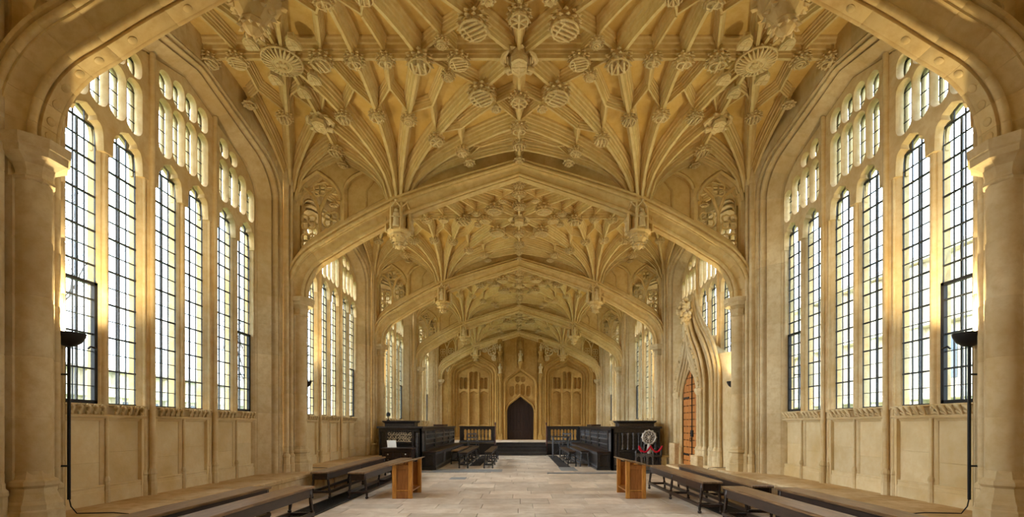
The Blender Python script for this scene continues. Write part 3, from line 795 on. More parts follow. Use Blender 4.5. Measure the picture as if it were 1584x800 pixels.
def build_bay_wall(s, b, lvl, panels=True):
    a0,a1,yc,hb=bay_geo(b); hw=hb-.79; ho=hb-.34; W=walls[s]
    for d in (-1,1):
        zs=[.45,1.0,1.57,2.1,2.65,3.2,3.75,4.3,4.9,5.45] if lvl==2 else [.45,5.45]
        for z0,z1 in zip(zs,zs[1:]):
            g=lambda z,i=0:reveal_ring('jamb',z,hw,ho,yc,d,s,i)
            MB().loft([g(z0,.004),g(z0+.012),g(z1-.012),g(z1,.004)]+([reveal_ring('arch',0,hw,ho,yc,d,s,.004)] if z1==5.45 else [])).build('jamb_stone','wall',W,40)
        cuts=[0,4,6,8,9,10,11] if lvl==2 else [0,11]
        for c0,c1 in zip(cuts,cuts[1:]):
            g=lambda q,i=0:reveal_ring('arch',q,hw,ho,yc,d,s,i)
            R=[g(QS[c0],.004),g(lerp(QS[c0],QS[c0+1],.08))]+[g(QS[k]) for k in range(c0+1,c1)]+[g(lerp(QS[c1-1],QS[c1],.92)),g(QS[c1],.004)]
            MB().loft(R).build('arch_stone','wall',W,40)
    if not panels: return
    L,mains,subs,pw=light_layout(hw)
    # blind panels under the lights
    for li,(u0,u1) in enumerate(L):
        v0,v1=u0-.03,u1+.03
        m=MB(); fn=lambda u,v,d:(s*d,yc+u,v)
        m.plate([(v0-.05,ZL-.02),(v1+.05,ZL-.02),(v1+.05,1.46),(v0-.05,1.46)],[[(v0+.01,.66),(v1-.01,.66),(v1-.01,1.40),(v0+.01,1.40)]],fn,4.80,4.83,cham=([[(v0-.012,.64),(v1+.012,.64),(v1+.012,1.422),(v0-.012,1.422)]],4.82))
        m.build('panel_frame','panel',W)
        m=MB()
        zc=[.64,1.03,1.42] if li%2 else [.64,.92,1.42]
        for q,(z0,z1) in enumerate(zip(zc,zc[1:])):
            MB().cbox(min(s*4.828,s*4.90),max(s*4.828,s*4.90),yc+v0-.02,yc+v1+.02,z0,z1,.004).build('panel_stone','panel',W)
        # moulded plinth line
        MB().loft([[(s*x,yc+uu,z) for x,z in ((4.80,.665),(4.792,.66),(4.786,.65),(4.792,.635),(4.792,.60),(4.785,.59),(4.785,ZL))] for uu in (v0-.05,v1+.05)]).build('panel_plinth','panel',W)
        # string and carved cresting
        MB().loft([[(s*x,yc+uu,z) for x,z in ((4.83,1.425),(4.77,1.435),(4.755,1.455),(4.77,1.47),(4.825,1.48),(4.825,1.565),(4.76,1.575),(4.755,1.592),(4.97,1.60))] for uu in (v0-.06,v1+.06)]).build('sill_string','panel',W,30)
        n=5
        for k in range(n):
            u=lerp(v0,v1,(k+.5)/n)
            if lvl==2:
                link('crest_leaf',CREST_ME,W,(s*4.785,yc+u,1.475),(0,0,0 if s>0 else PI))
    if lvl<2:
        cm=MB()
        for (u0,u1) in L:
            for k in range(4):
                u=lerp(u0,u1,(k+.5)/4); cm.add([(s*4.785+(x if s>0 else -x),yc+u+y,1.475+z) for x,y,z in CREST.v],CREST.f)
        cm.build('cresting','panel',W,60)
    for u in subs:
        MB().tube([(s*4.785,yc+u,ZL),(s*4.785,yc+u,1.44)],.019,8,False).build('panel_shaft','panel',W,60)
        MB().lathe([(.034,ZL),(.034,ZL+.14),(.028,ZL+.16),(.028,ZL+.24),(.036,ZL+.255),(.033,ZL+.28),(.02,ZL+.31)],8,(s*4.785,yc+u),PI/8).build('colonnette_base','wall',W)
def build_ledge(s, b, lvl):
    a0,a1,yc,hb=bay_geo(b); W=walls[s]; y0=a0+.42; y1=a1-.42
    n=4 if lvl==2 else 2
    for k in range(n):
        p,q=lerp(y0,y1,k/n),lerp(y0,y1,(k+1)/n)
        xx=sorted((s*3.98,s*4.9)); MB().cbox(xx[0],xx[1],p+.003,q-.003,0,.375,.008).build('ledge_riser','ledge',W)
        xx=sorted((s*3.92,s*4.9)); MB().cbox(xx[0],xx[1],p+.002,q-.002,.375,ZL,.014).build('ledge_slab','ledge',W)
for s in (-1,1):
    for i,a in enumerate(A[:-1]): build_pier(s,a,i<2)
    build_pier(s,A[-1]-.02,False)
    for b in range(5):
        lvl=2 if b==1 else (1 if b else 0)
        porch=(s==1 and b==2)
        build_bay_wall(s,b,2 if b in(1,2) else 1,panels=not porch)
        if b==0:
            build_ledge(s,b,0); continue
        build_window(s,b,lvl,{2:3.55,3:3.55,4:3.0,1:3.0} if porch else None)
        if not porch: build_ledge(s,b,lvl)
for s in (-1,1):
    fnb=lambda u,v,d:(s*d,u,v)
    MB().plate([(A_BACK,0),(A[0],0),(A[0],7.0),(A_BACK,7.0)],[[(.9,1.9),(1.7,1.9),(1.7,4.8),(.9,4.8)]],fnb,4.80,4.98,back=True).build('unseen_shade_wall','wall',walls[s])  # unseen wall added to dim the near arch, its opening sized for light
    nwin+=1
    MB().box(*sorted((s*4.88,s*4.886)),.9,1.7,1.9,4.8).build('glazing','glass',tag(empty('window_%d'%nwin),'unseen light opening added in the %s wall beside the viewer'%('left' if s<0 else 'right'),'window',kind='structure'))  # added pane closing the unseen light opening
# back wall behind the viewer
wb=MB(); wb.box(-5,5,A_BACK-.3,A_BACK-.05,0,7.1); tag(wb.build('wall_back','wall'),'plain stone wall behind the viewer','wall',kind='structure')
# outer roof shell closing the space above the vault and the wall heads
# ------------------------------------------------------------------ end wall
XC=0.07
WE=tag(empty('wall_end'),'golden stone end wall with blind arches and canopied statues','wall',kind='structure')
ZD=0.55      # dais height
fe=lambda u,v,d:(XC+u,YE+d,v)
def arch3(hw,z0,zs,za,c=0.0): return arch_loop(hw,z0,zs,za,12,.34,.22,c)
oute=[(-4.85,0),(4.75,0),(4.75,7.0),(-4.85,7.0)]
BA=[dict(c=-2.57),dict(c=2.57)]
hl=[arch3(1.28,.70,4.15,5.20,b['c']) for b in BA]+[arch3(.90,.56,3.55,4.50,0)]
def rows_wall():
    # ashlar courses of the end wall: the plate is cut at course heights only for its look, the joints are shallow grooves
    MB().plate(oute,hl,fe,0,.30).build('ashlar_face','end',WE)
rows_wall()
MB().box(-5,5,YE+.62,YE+.72,-.1,7.1).build('leak_stop_backing','end',WE)  # unseen backing added to keep sky light from leaking through
for z in [1.1,1.6,2.1,2.6,3.1,3.6,4.1,4.6,5.1]:
    for (x0,x1) in ((-4.6,-3.90),(-1.27,-.93),(.93,1.27),(3.90,4.5)):
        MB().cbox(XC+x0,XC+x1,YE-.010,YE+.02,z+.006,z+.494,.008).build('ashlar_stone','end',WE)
# nested mouldings of the blind arches
for b in BA:
    prof=[(-.004,.06),(-.004,-.03),(.0,-.05),(.04,-.06),(.07,-.03),(.085,.05),(.11,.10),(.15,.115),(.17,.08),(.20,.075),(.22,.10),(.225,.18),(.255,.24),(.295,.25),(.31,.21),(.34,.20),(.36,.24),(.365,.32),(.40,.40),(.43,.42)]
    rings=[]
    for g,d in prof:
        lp=arch3(1.28-g,.70,4.15-g*.25,5.20-g*1.35,b['c']); rings.append([fe(u,v,d) for u,v in lp])
    MB().loft(rings).build('arch_moulding','end',WE,35)
    hood=[]
    for g,d in ((-.02,0),(-.02,-.07),(-.07,-.08),(-.10,-.03),(-.11,0.0)):
        lp=arch3(1.28-g,.70,4.15-g*.25,5.20-g*1.35,b['c']); hood.append([fe(u,v,d) for u,v in lp])
    MB().loft(hood).build('hood_mould','end',WE,35)
    MB().plate(arch3(.88,.70,4.05,4.68,b['c']),[],fe,.52,.56).build('blind_panel','end',WE)
    # three blind lights with cusped heads and upper panels
    outl=arch3(.86,1.28,4.04,4.62,b['c'])
    H=[]; Hc=[]
    for k in range(3):
        c=b['c']+(k-1)*.56
        for lst,g in ((H,0.0),(Hc,.02)):
            lst.append([(c-.23-g,1.40-g),(c+.23+g,1.40-g)]+foil_arch(c-.23,c+.23,2.95,3.22,g))
            if k==1:
                lst.append(small_light(c-.23,c-.02,3.36,4.30,g)); lst.append(small_light(c+.02,c+.23,3.36,4.30,g))
            else:
                lst.append(small_light(c-.21,c-.02,3.36,3.98,g)); lst.append(small_light(c+.02,c+.21,3.36,3.98,g))
    MB().plate(outl,H,fe,.36,.53,cham=(Hc,.43)).build('blind_tracery','end',WE)
    for k in (-.5,.5):
        MB().tube([fe(b['c']+k*.56,.72,.345),fe(b['c']+k*.56,4.25,.345)],.05,8).build('mullion_shaft','end',WE,60)
    for k in range(3):
        c=b['c']+(k-1)*.56
        MB().cbox(XC+c-.25,XC+c+.25,YE+.36,YE+.50,1.20,1.27,.01).build('sill_string','end',WE)
        m=MB()
        for q in range(6): m.sphere(fe(c-.2+.08*q,1.32,.39),.03,6,4)
        m.build('cresting','end',WE,60)
# centre bay: nested arch, blind tracery above the door
prof=[(-.004,.06),(-.004,-.05),(0,-.09),(.05,-.10),(.08,-.04),(.085,.06),(.12,.11),(.15,.10),(.16,.18),(.18,.20)]
MB().loft([[fe(u,v,d) for u,v in arch3(.90-g,.56,3.55-g*.25,4.50-g*1.3)] for g,d in prof]).build('arch_moulding','end',WE,35)
DH=lambda g:arch3(.735+g,.55,2.05,2.93+g*1.3)
lo=arch3(.74,.55,3.5,4.28)
H=[];Hc=[]
for lst,g in ((H,0),(Hc,.02)):
    lst.append(DH(g))
    for k in range(4): lst.append(small_light(-.60+.31*k,-.60+.31*k+.25,3.02 if k in(1,2) else 2.95,3.62 if k in (1,2) else 3.5,g))
    lst.append(small_light(-.28,-.03,3.72,4.02,g)); lst.append(small_light(.03,.28,3.72,4.02,g))
MB().plate(lo,H[:],fe,.14,.26,cham=(Hc,.19)).build('blind_tracery','end',WE)
MB().plate(arch3(.80,.55,3.5,4.32),[DH(0.02)],fe,.26,.30).build('blind_panel','end',WE)
MB().loft([[fe(u,v,d) for u,v in DH(g)] for g,d in ((.10,.15),(.10,.04),(.07,.01),(.05,.05),(.03,.07),(.01,.06),(0,.10),(0,.36))]).build('door_moulding','end',WE,35)
# statues with canopies
def niche(c,z0,h):
    n=empty('statue_niche',WE)
    m=MB(); m.lathe([(.02,z0-.42),(.06,z0-.38),(.07,z0-.25),(.13,z0-.08),(.16,z0-.05),(.16,z0)],8,(XC+c,YE-.10),PI/8); m.build('corbel','end',n)
    m=MB(); figure(m,(XC+c,YE-.12,z0),h); m.build('statue','boss',n,50)
    m=MB(); zc=z0+h+.08
    m.lathe([(.13,zc),(.16,zc+.03),(.16,zc+.16),(.12,zc+.18),(.10,zc+.34),(.05,zc+.42),(.03,zc+.62),(.005,zc+.72)],8,(XC+c,YE-.08),PI/8)
    for k in range(8):
        t=k*PI/4; m.tube([(XC+c+.16*math.cos(t),YE-.08+.16*math.sin(t),zc-.04),(XC+c+.16*math.cos(t),YE-.08+.16*math.sin(t),zc+.24)],[.018,.004],4)
    m.build('canopy','end',n)
    m=MB()
    for d in (-.2,.2): m.tube([fe(c+d,z0-.3,-.03),fe(c+d,z0+h+.6,-.03)],.03,6)
    m.build('niche_shaft','end',n,60)
niche(-1.10,4.15,.55); niche(1.10,4.15,.55); niche(0,4.80,.62)
niche(-1.10,5.35,.4) ; niche(1.10,5.35,.4)
for c in (-1.08,1.08):
    for d in (-.07,0,.07):
        MB().tube([fe(c+d,.55,-.04-.02*(d==0)),fe(c+d,4.0,-.04-.02*(d==0))],.03 if d else .045,8).build('shaft','end',WE,60)
        MB().lathe([(.08,.55),(.08,.75),(.065,.78),(.07,.85),(.04,.9)],8,(XC+c+d,YE-.05),PI/8).build('shaft_base','end',WE)
for k in range(11):   # upper blind panelling strips and carved spandrel foliage
    x=-.9+.18*k
    MB().tube([fe(x,4.62+.35*max(0,1-abs(x)/.9),-.0),fe(x,6.3,-.0)],.022,6).build('panel_strip','end',WE,60)
for sx in (-1,1):
    m=MB()
    for (x,z,r) in ((1.55,5.35,.20),(1.95,5.50,.16),(1.35,5.62,.15),(1.75,5.75,.13),(3.4,5.0,.16),(3.75,4.75,.18),(3.9,4.4,.14),(1.42,5.0,.13),(2.3,5.55,.12)):
        m.torus(fe(sx*x,z,-.02),r,.035,12,5,'y')
        for q in range(4): m.sphere(fe(sx*(x+r*.5*math.cos(q*1.57+.4)),z+r*.5*math.sin(q*1.57+.4),-.02),.06,6,4)
    m.build('spandrel_carving','boss',WE,50)
# the dark end door
d1=tag(empty('door_1'),'very dark pointed wooden door at the top of the far steps','door',kind='structure')
for k in range(8):
    u0=-.73+.1825*k; u1=u0+.1825
    zt=min(2.93,interp([(u,v) for u,v in DH(0)[1:]], (abs(u0+.09)) ))
    half=[p for p in DH(0) if p[0]>=-1e-6]; zt=interp(sorted(half),abs((u0+u1)/2))
    MB().cbox(XC+u0+.002,XC+u1-.002,YE+.33,YE+.38,.56,zt+.06,.006).build('door_plank','darkdoor',d1)
kn=MB().lathe([(.02,0),(.035,.01),(.03,.05),(.005,.06)],10).build('door_knob','iron',d1,50); kn.location=(XC-.12,YE+.32,1.55); kn.rotation_euler=(PI/2,0,0)
MB().cbox(XC-.74,XC+.74,YE+.315,YE+.34,1.0,1.10,.004).build('door_rail','darkdoor',d1)
MB().box(XC-1,XC+1,YE+.40,YE+.46,.4,3.2).build('door_backing','darkdoor',d1)
# ------------------------------------------------------------------ porch door in the right wall, second bay
YD=12.2
PORCH=empty('doorcase',walls[1])
def ogee_half(hw,zs,zp,n=16):
    R=[]
    for k in range(n+1):
        q=k/n
        if q<.5: u=hw*(1-.16*E(q/.5)*(q/.5)-.30*(q/.5)**2); 
        else: u=hw*.54*(1-((q-.5)/.5))**1.7
        R.append((u,lerp(zs,zp,q)))
    return R
def ogee(hw,z0,zs,zp):
    R=ogee_half(hw,zs,zp)
    return [(-hw,z0)]+[(-u,z) for u,z in R]+[(u,z) for u,z in reversed(R[:-1])]+[(hw,z0)]
fp=lambda u,v,d:(d,YD+u,v)
door_hole=arch_loop(.54,.30,2.05,2.80,10,.45,.4)
# plain wall behind the porch, up to the cut-off lights of the window
MB().plate([(-2.1,0),(1.8,0),(1.8,2.95),(1.1,3.02),(.72,3.55),(-.72,3.55),(-1.2,3.02),(-2.1,2.95)],[door_hole],fp,4.62,4.90).build('door_wall','wall',PORCH)
MB().plate(ogee(1.50,0,2.35,4.75),[door_hole],fp,4.54,4.66).build('outer_ogee_panel','wall',PORCH)
MB().plate(ogee(.98,0,2.25,4.25),[door_hole],fp,4.42,4.56).build('ogee_panel','wall',PORCH)
for hw,zs,zp,x,r in ((.60,2.1,3.25,4.41,.035),(.68,2.15,3.5,4.385,.045),(.79,2.2,3.8,4.36,.055),(.90,2.25,4.1,4.375,.05),(.99,2.3,4.3,4.42,.04),(1.14,2.35,4.45,4.50,.035),(1.26,2.4,4.55,4.50,.05),(1.40,2.45,4.7,4.52,.04),(1.50,2.5,4.85,4.56,.035)):
    R=ogee_half(hw,zs,zp)
    for d in (-1,1):
        MB().tube([(x,YD+d*hw,.5)]+[(x-.05*max(0,(k/16-.5))*(hw<1),YD+d*u,z) for k,(u,z) in enumerate(R)],r,8,False).build('ogee_shaft','wall',PORCH,60)
        MB().lathe([(r*1.9,.3),(r*1.9,.62),(r*1.6,.65),(r*1.6,.74),(r*1.9,.76),(r*1.1,.84)],8,(x,YD+d*hw),PI/8).build('shaft_base','wall',PORCH)
# inner door moulding
MB().loft([[fp(u,v,d) for u,v in arch_loop(.54+g,.30,2.05,2.80+g*1.2,10,.45,.4)] for g,d in ((.06,4.43),(.06,4.40),(.04,4.385),(.02,4.40),(.01,4.425),(0,4.43),(0,4.55))]).build('door_moulding','wall',PORCH,40)
for d in (-1,1):
    m=MB(); m.lathe([(.07,2.08),(.10,2.12),(.13,2.18),(.13,2.24),(.08,2.26)],8,(0,0),PI/8)
    m2=MB(); m2.add([(4.37+x*.8,YD+d*.80+y*1.7,z) for x,y,z in m.v],m.f); m2.build('capital','wall',PORCH)
    MB().cbox(4.22,4.62,YD+.60 if d>0 else YD-1.04,YD+1.04 if d>0 else YD-.60,0,.86 if d>0 else .62,.02).build('jamb_pedestal','ledge',PORCH)
    MB().cbox(4.36,4.70,YD+1.04 if d>0 else YD-2.2,YD+1.75 if d>0 else YD-1.04,0,.40,.015).build('jamb_ledge','ledge',PORCH)
MB().cbox(4.0,4.7,YD-.60,YD+.60,0,.29,.012).build('door_step','ledge',PORCH)
rr=random.Random(11)
m=MB()
for k in range(46):
    t=rr.uniform(0,2*PI); h=rr.uniform(0,1); r=.16*math.sin(PI*min(1,.15+h*.85))+.03
    m.sphere((4.30+r*.8*math.cos(t),YD+r*math.sin(t),4.02+.60*h),rr.uniform(.045,.075),6,4)
m.tube([(4.36,YD,3.8),(4.31,YD,4.5)],[.07,.11],8)
m.build('finial','boss',PORCH,60)
m=MB(); og=ogee_half(.86,2.2,4.05)
for p in og[1:-1]:
    for d in (-1,1):
        for k in range(2): m.sphere((4.33+rr.uniform(-.02,.05),YD+d*p[0]*1.02+rr.uniform(-.03,.03),p[1]+rr.uniform(-.03,.06)),rr.uniform(.035,.06),6,4)
m.build('crocket','boss',PORCH,60)
d2=tag(empty('door_2'),'studded orange oak door under the ogee hood in the right wall','door',kind='structure')
half=sorted([p for p in door_hole if p[0]>=-1e-6])
stud=MB().lathe([(.016,0),(.013,.010),(.004,.016)],6).mesh('stud','iron')
for k in range(5):
    u0=-.54+.216*k; u1=u0+.216; zt=interp(half,abs((u0+u1)/2))
    pl=MB().cbox(4.455,4.50,YD+u0+.002,YD+u1-.002,.30,zt+.04,.005).build('door_plank','door',d2)
    for q in range(13):
        z=.42+.18*q
        if z<zt-.05:
            for uu in (.3,.7): link('stud',stud,pl,(4.455,YD+lerp(u0,u1,uu),z),(0,-PI/2,0))
for z in (.55,2.05):
    MB().cbox(4.44,4.456,YD+.10,YD+.50,z,z+.05,.004).build('strap_hinge','iron',d2)
MB().tube([(4.44,YD-.12,.35),(4.44,YD-.12,2.72)],.012,6).build('door_bolt','iron',d2)
MB().cbox(4.42,4.456,YD-.20,YD-.06,1.05,1.22,.006).build('lock_box','iron',d2)
MB().torus((4.415,YD-.1,.98),.05,.008,12,5,'x').build('ring_handle','iron',d2,60)
# ------------------------------------------------------------------ floor
FL=tag(empty('floor'),'worn beige stone slab floor of the hall','floor',kind='structure')
MB().box(-5,5,A_BACK-.2,YE+.65,-.12,-.02).build('mortar_bed','mortar',FL)
rf=random.Random(21)
slabs=[]
y=A_BACK
while y<21.2:
    d=rf.choice((.42,.5,.55,.62)); x=-4.1-rf.uniform(0,.5)
    while x<4.1:
        l=rf.uniform(.5,1.05)
        slabs.append((max(x,-4.1),min(x+l,4.1),y,y+d)); x+=l
    y+=d
vis=[]; rest=MB()
for q in slabs:
    cx,cy=(q[0]+q[1])/2,(q[2]+q[3])/2
    px=803+727*cx/max(cy,.3); py=658+727*1.35/max(cy,.3)
    vis.append((py<812 and -20<px<1604 and cy>0, (q[1]-q[0])*(q[3]-q[2])/max(cy,.3)**3, q))
order=sorted([v for v in vis if v[0]], key=lambda v:-v[1])[:298]; keep=set(id(v[2]) for v in order)
def slab_geo(m,q,dz):
    m.cbox(q[0]+.004,q[1]-.004,q[2]+.004,q[3]-.004,-.06,dz,.004); return m
for v in vis:
    q=v[2]; dz=rf.uniform(-.003,.002)
    if id(q) in keep: slab_geo(MB(),q,dz).build('paving_slab','slab',FL)
    else: slab_geo(rest,q,dz)
ro=rest.build('paving_slab','slab',FL); ro['kind']='stuff'
def floor_piece(name,x0,x1,y0,y1,z,mat,n=1,axis='y'):
    for k in range(n):
        if axis=='y': MB().cbox(x0+.002,x1-.002,lerp(y0,y1,k/n)+.003,lerp(y0,y1,(k+1)/n)-.003,-.01,z,.003).build(name,mat,FL)
        else: MB().cbox(lerp(x0,x1,k/n)+.003,lerp(x0,x1,(k+1)/n)-.003,y0+.002,y1-.002,-.01,z,.003).build(name,mat,FL)
# heating grilles along both sides
gm=MB()
gm.box(-.225,-.20,-.5,.5,0,.014); gm.box(.20,.225,-.5,.5,0,.014)
for k in range(21): gm.box(-.20,.20,-.5+.05*k-.009,-.5+.05*k+.009,0,.011)
for k in range(9): gm.box(-.18+.045*k-.007,-.18+.045*k+.007,-.5,.5,0,.010)
GM=gm.mesh('floor_grille','iron')
shade_sheet_m=MB().box(-.22,.22,-.5,.5,.0005,.003).mesh('grille_shade_sheet','iron')  # flat dark sheet standing in for the shaded hollow below the bars
for sx in (-1,1):
    for k in range(9 if sx<0 else 4):
        g=link('floor_grille',GM,FL,(sx*3.26,4.6+1.0*k,.002)); link('grille_shade_sheet',shade_sheet_m,g)
# stall enclosure floor: pale raised slabs, slate border, kerb
floor_piece('kerb_strip',.78,3.0,13.05,13.17,.03,'slate',2,'x')
floor_piece('kerb_strip',-2.9,-.80,13.42,13.55,.03,'slate',2,'x')
floor_piece('slate_slab',1.25,1.75,13.9,15.1,.008,'slate',2)
floor_piece('slate_slab',-1.75,-1.35,11.7,12.15,.006,'slate',1)
floor_piece('slate_slab',-2.6,-.5,13.6,14.3,.008,'slate',3,'x')
floor_piece('floor_mat',1.28,1.66,15.1,20.85,.012,'mat',1)
floor_piece('floor_mat',-1.66,-1.28,15.6,20.85,.012,'mat',1)
# ------------------------------------------------------------------ dais and steps
dais=tag(empty('trim_1'),'raised dais with dark stone steps before the far door','steps',kind='structure')
MB().box(-4.6,-1.05,21.75,YE+.1,-.02,ZD-.05).build('dais_block','oak',dais)
MB().box(1.22,4.6,21.75,YE+.1,-.02,ZD-.05).build('dais_block','oak',dais)
MB().box(-1.05,1.22,21.9,YE+.1,-.02,ZD-.05).build('dais_block','step',dais)
for k in range(6):
    MB().cbox(lerp(-4.6,4.6,k/6)+.003,lerp(-4.6,4.6,(k+1)/6)-.003,21.80,YE+.62,ZD-.05,ZD,.006).build('dais_slab','slab',dais)
for k in range(4):
    y=20.95+.28*k; z=.1375*(k+1)
    MB().cbox(-1.05,1.22,y,22.1,z-.1375+.001,z-.03,.004).build('riser','step',dais)
    MB().cbox(-1.07,1.24,y-.02,22.1,z-.03,z,.008).build('tread','step',dais)
# ------------------------------------------------------------------ benches
def turned_leg(mb, p0, p1, r):
    P0,P1=Vector(p0),Vector(p1)
    ts=[(0,1.0),(.12,1.0),(.14,1.25),(.18,1.25),(.2,.8),(.3,1.0),(.5,1.15),(.72,.85),(.78,1.2),(.82,1.2),(.84,1.0),(1,1.0)]
    mb.tube([P0.lerp(P1,t) for t,_ in ts],[r*k for _,k in ts],8)
def make_bench(name,label,group,x,y0,y1,rz=0.0,wd=.31,h=.50,pairs=3,top='benchtop',body='bench',apron=.115):
    L=y1-y0; t=tag(empty(name,None,(x,(y0+y1)/2,0),rz),label,'bench',group)
    hl=L/2; hw=wd/2
    MB().cbox(-hw,hw,-hl,hl,h-.035,h,.008).build('seat',top,t)
    for sx in (-1,1): MB().cbox(sx*(hw-.03)-.012,sx*(hw-.03)+.012,-hl+.04,hl-.04,h-.035-apron,h-.035,.004).build('apron',body,t)
    for sy in (-1,1): MB().cbox(-hw+.045,hw-.045,sy*(hl-.06)-.012,sy*(hl-.06)+.012,h-.035-apron,h-.035,.004).build('apron',body,t)
    for k in range(pairs):
        y=lerp(-hl+.10,hl-.10,k/(pairs-1))
        for sx in (-1,1):
            m=MB(); turned_leg(m,(sx*(hw+.005),y,.105),(sx*(hw-.035),y,h-.04),.022); m.build('leg',body,t,50)
            m=MB(); m.lathe([(.012,0),(.028,.012),(.030,.035),(.016,.05),(.022,.06),(.022,.10)],8,(sx*(hw+.008),y)); m.build('foot',body,t,50)
        MB().cbox(-hw,hw,y-.022,y+.022,.10,.145,.005).build('cross_stretcher',body,t)
    for sx in (-1,1):
        MB().cbox(sx*(hw+.005)-.024,sx*(hw+.005)+.024,-hl+.07,hl-.07,.098,.148,.006).build('stretcher',body,t)
    return t
G='long oak benches along the sides'
make_bench('bench','dark oak bench lowest in the picture on the left, in the inner row',G,-3.02,2.6,6.6)
make_bench('bench','dark oak bench against the left ledge, behind the lowest left bench',G,-3.60,2.6,6.55)
make_bench('bench','dark oak bench by the left wall ending at the carved stall',G,-3.70,8.55,12.7,math.radians(1.5))
make_bench('bench','dark oak bench beside the left reading desk, inner row',G,-2.95,8.5,12.3)
make_bench('bench','brown oak bench beside the right reading desk with slim turned legs',G,2.92,7.08,10.05)
make_bench('bench','brown oak bench below the studded orange door, outer row',G,3.50,6.62,10.1,math.radians(-2.0))
make_bench('bench','dark oak bench at the lower right corner, inner row',G,2.99,2.6,6.58)
make_bench('bench','dark oak bench at the lower right against the stone ledge',G,3.66,2.6,6.45)
G2='small benches inside the stall enclosure'
make_bench('small_bench','narrow dark bench nearest the left stall seat, brown top',G2,-1.74,14.6,19.0,0,.25,.50,4,'bench','oak',.05)
make_bench('small_bench','narrow dark bench left of the aisle, beside the steps',G2,-.96,14.6,18.6,0,.25,.52,4,'bench','oak',.05)
make_bench('small_bench','low dark bench close to the left stall back, mostly hidden',G2,-2.22,16.2,19.6,0,.25,.48,3,'benchtop','oak',.05)
make_bench('small_bench','narrow brown-topped bench right of the aisle by the floor mat',G2,1.72,15.2,18.4,0,.24,.50,3,'bench','oak',.05)
make_bench('small_bench','dark bench with curved legs beside the right stall seat',G2,2.13,15.2,18.8,0,.26,.52,2,'bench','oakgreysheen',.05)
# ------------------------------------------------------------------ reading desks
def reading_desk(sx,label):
    t=tag(empty('reading_desk',None,(sx*2.14,8.62,0)),label,'desk','low honey oak reading desks')
    xo,xi=sx*.19,-sx*.18       # outer and inner edge
    def panel(y0,y1):
        a,b=sorted((xo,xi)); zi,zo=.70,.63
        za,zb=(zo,zi) if a==xo else (zi,zo)
        e=empty('end_panel',t)
        for (p,q) in ((a,a+.075),(b-.075,b)):
            z=lerp(za,zb,((p+q)/2-a)/(b-a)); MB().cbox(p,q,y0,y1,0,z,.005).build('stile','honey',e)
        MB().cbox(a+.07,b-.07,y0+.004,y1-.004,0,.13,.004).build('bottom_rail','honeydark',e)
        MB().cbox(a+.07,b-.07,y0+.004,y1-.004,.135,.16,.004).build('bead','honey',e)
        MB().cbox(a+.07,b-.07,y0+.004,y1-.004,.54,min(za,zb)-.01,.004).build('top_rail','honeydark',e)
        MB().cbox(a+.07,b-.07,y0+.018,y1-.010,.13,.55,.004).build('field','honeydark',e)
    panel(0,.05); panel(.78,.83)
    MB().cbox(-.012-sx*.16,.012-sx*.16,.05,.78,.14,.52,.003).build('inner_board','honey',t) if False else None
    MB().cbox(min(xo,xo-sx*.03),max(xo,xo-sx*.03),.05,.78,.16,.60,.003).build('back_board','honey',t)
    MB().cbox(min(xo,xi)+.02,max(xo,xi)-.02,.05,.78,.12,.145,.003).build('shelf','honeydark',t)
    a=(xi-sx*.05,.725); b=(xo+sx*.07,.612)
    m=MB(); th=.022
    m.add([(a[0],-.05,a[1]),(b[0],-.05,b[1]),(b[0],.88,b[1]),(a[0],.88,a[1]),(a[0],-.05,a[1]-th),(b[0],-.05,b[1]-th),(b[0],.88,b[1]-th),(a[0],.88,a[1]-th)],[(0,1,2,3),(7,6,5,4),(0,4,5,1),(1,5,6,2),(2,6,7,3),(3,7,4,0)])
    m.build('sloping_top','benchtop',t)
    return t
reading_desk(-1,'low honey oak reading desk with sloping top left of the aisle')
reading_desk(1,'low honey oak reading desk with sloping top right of the aisle')
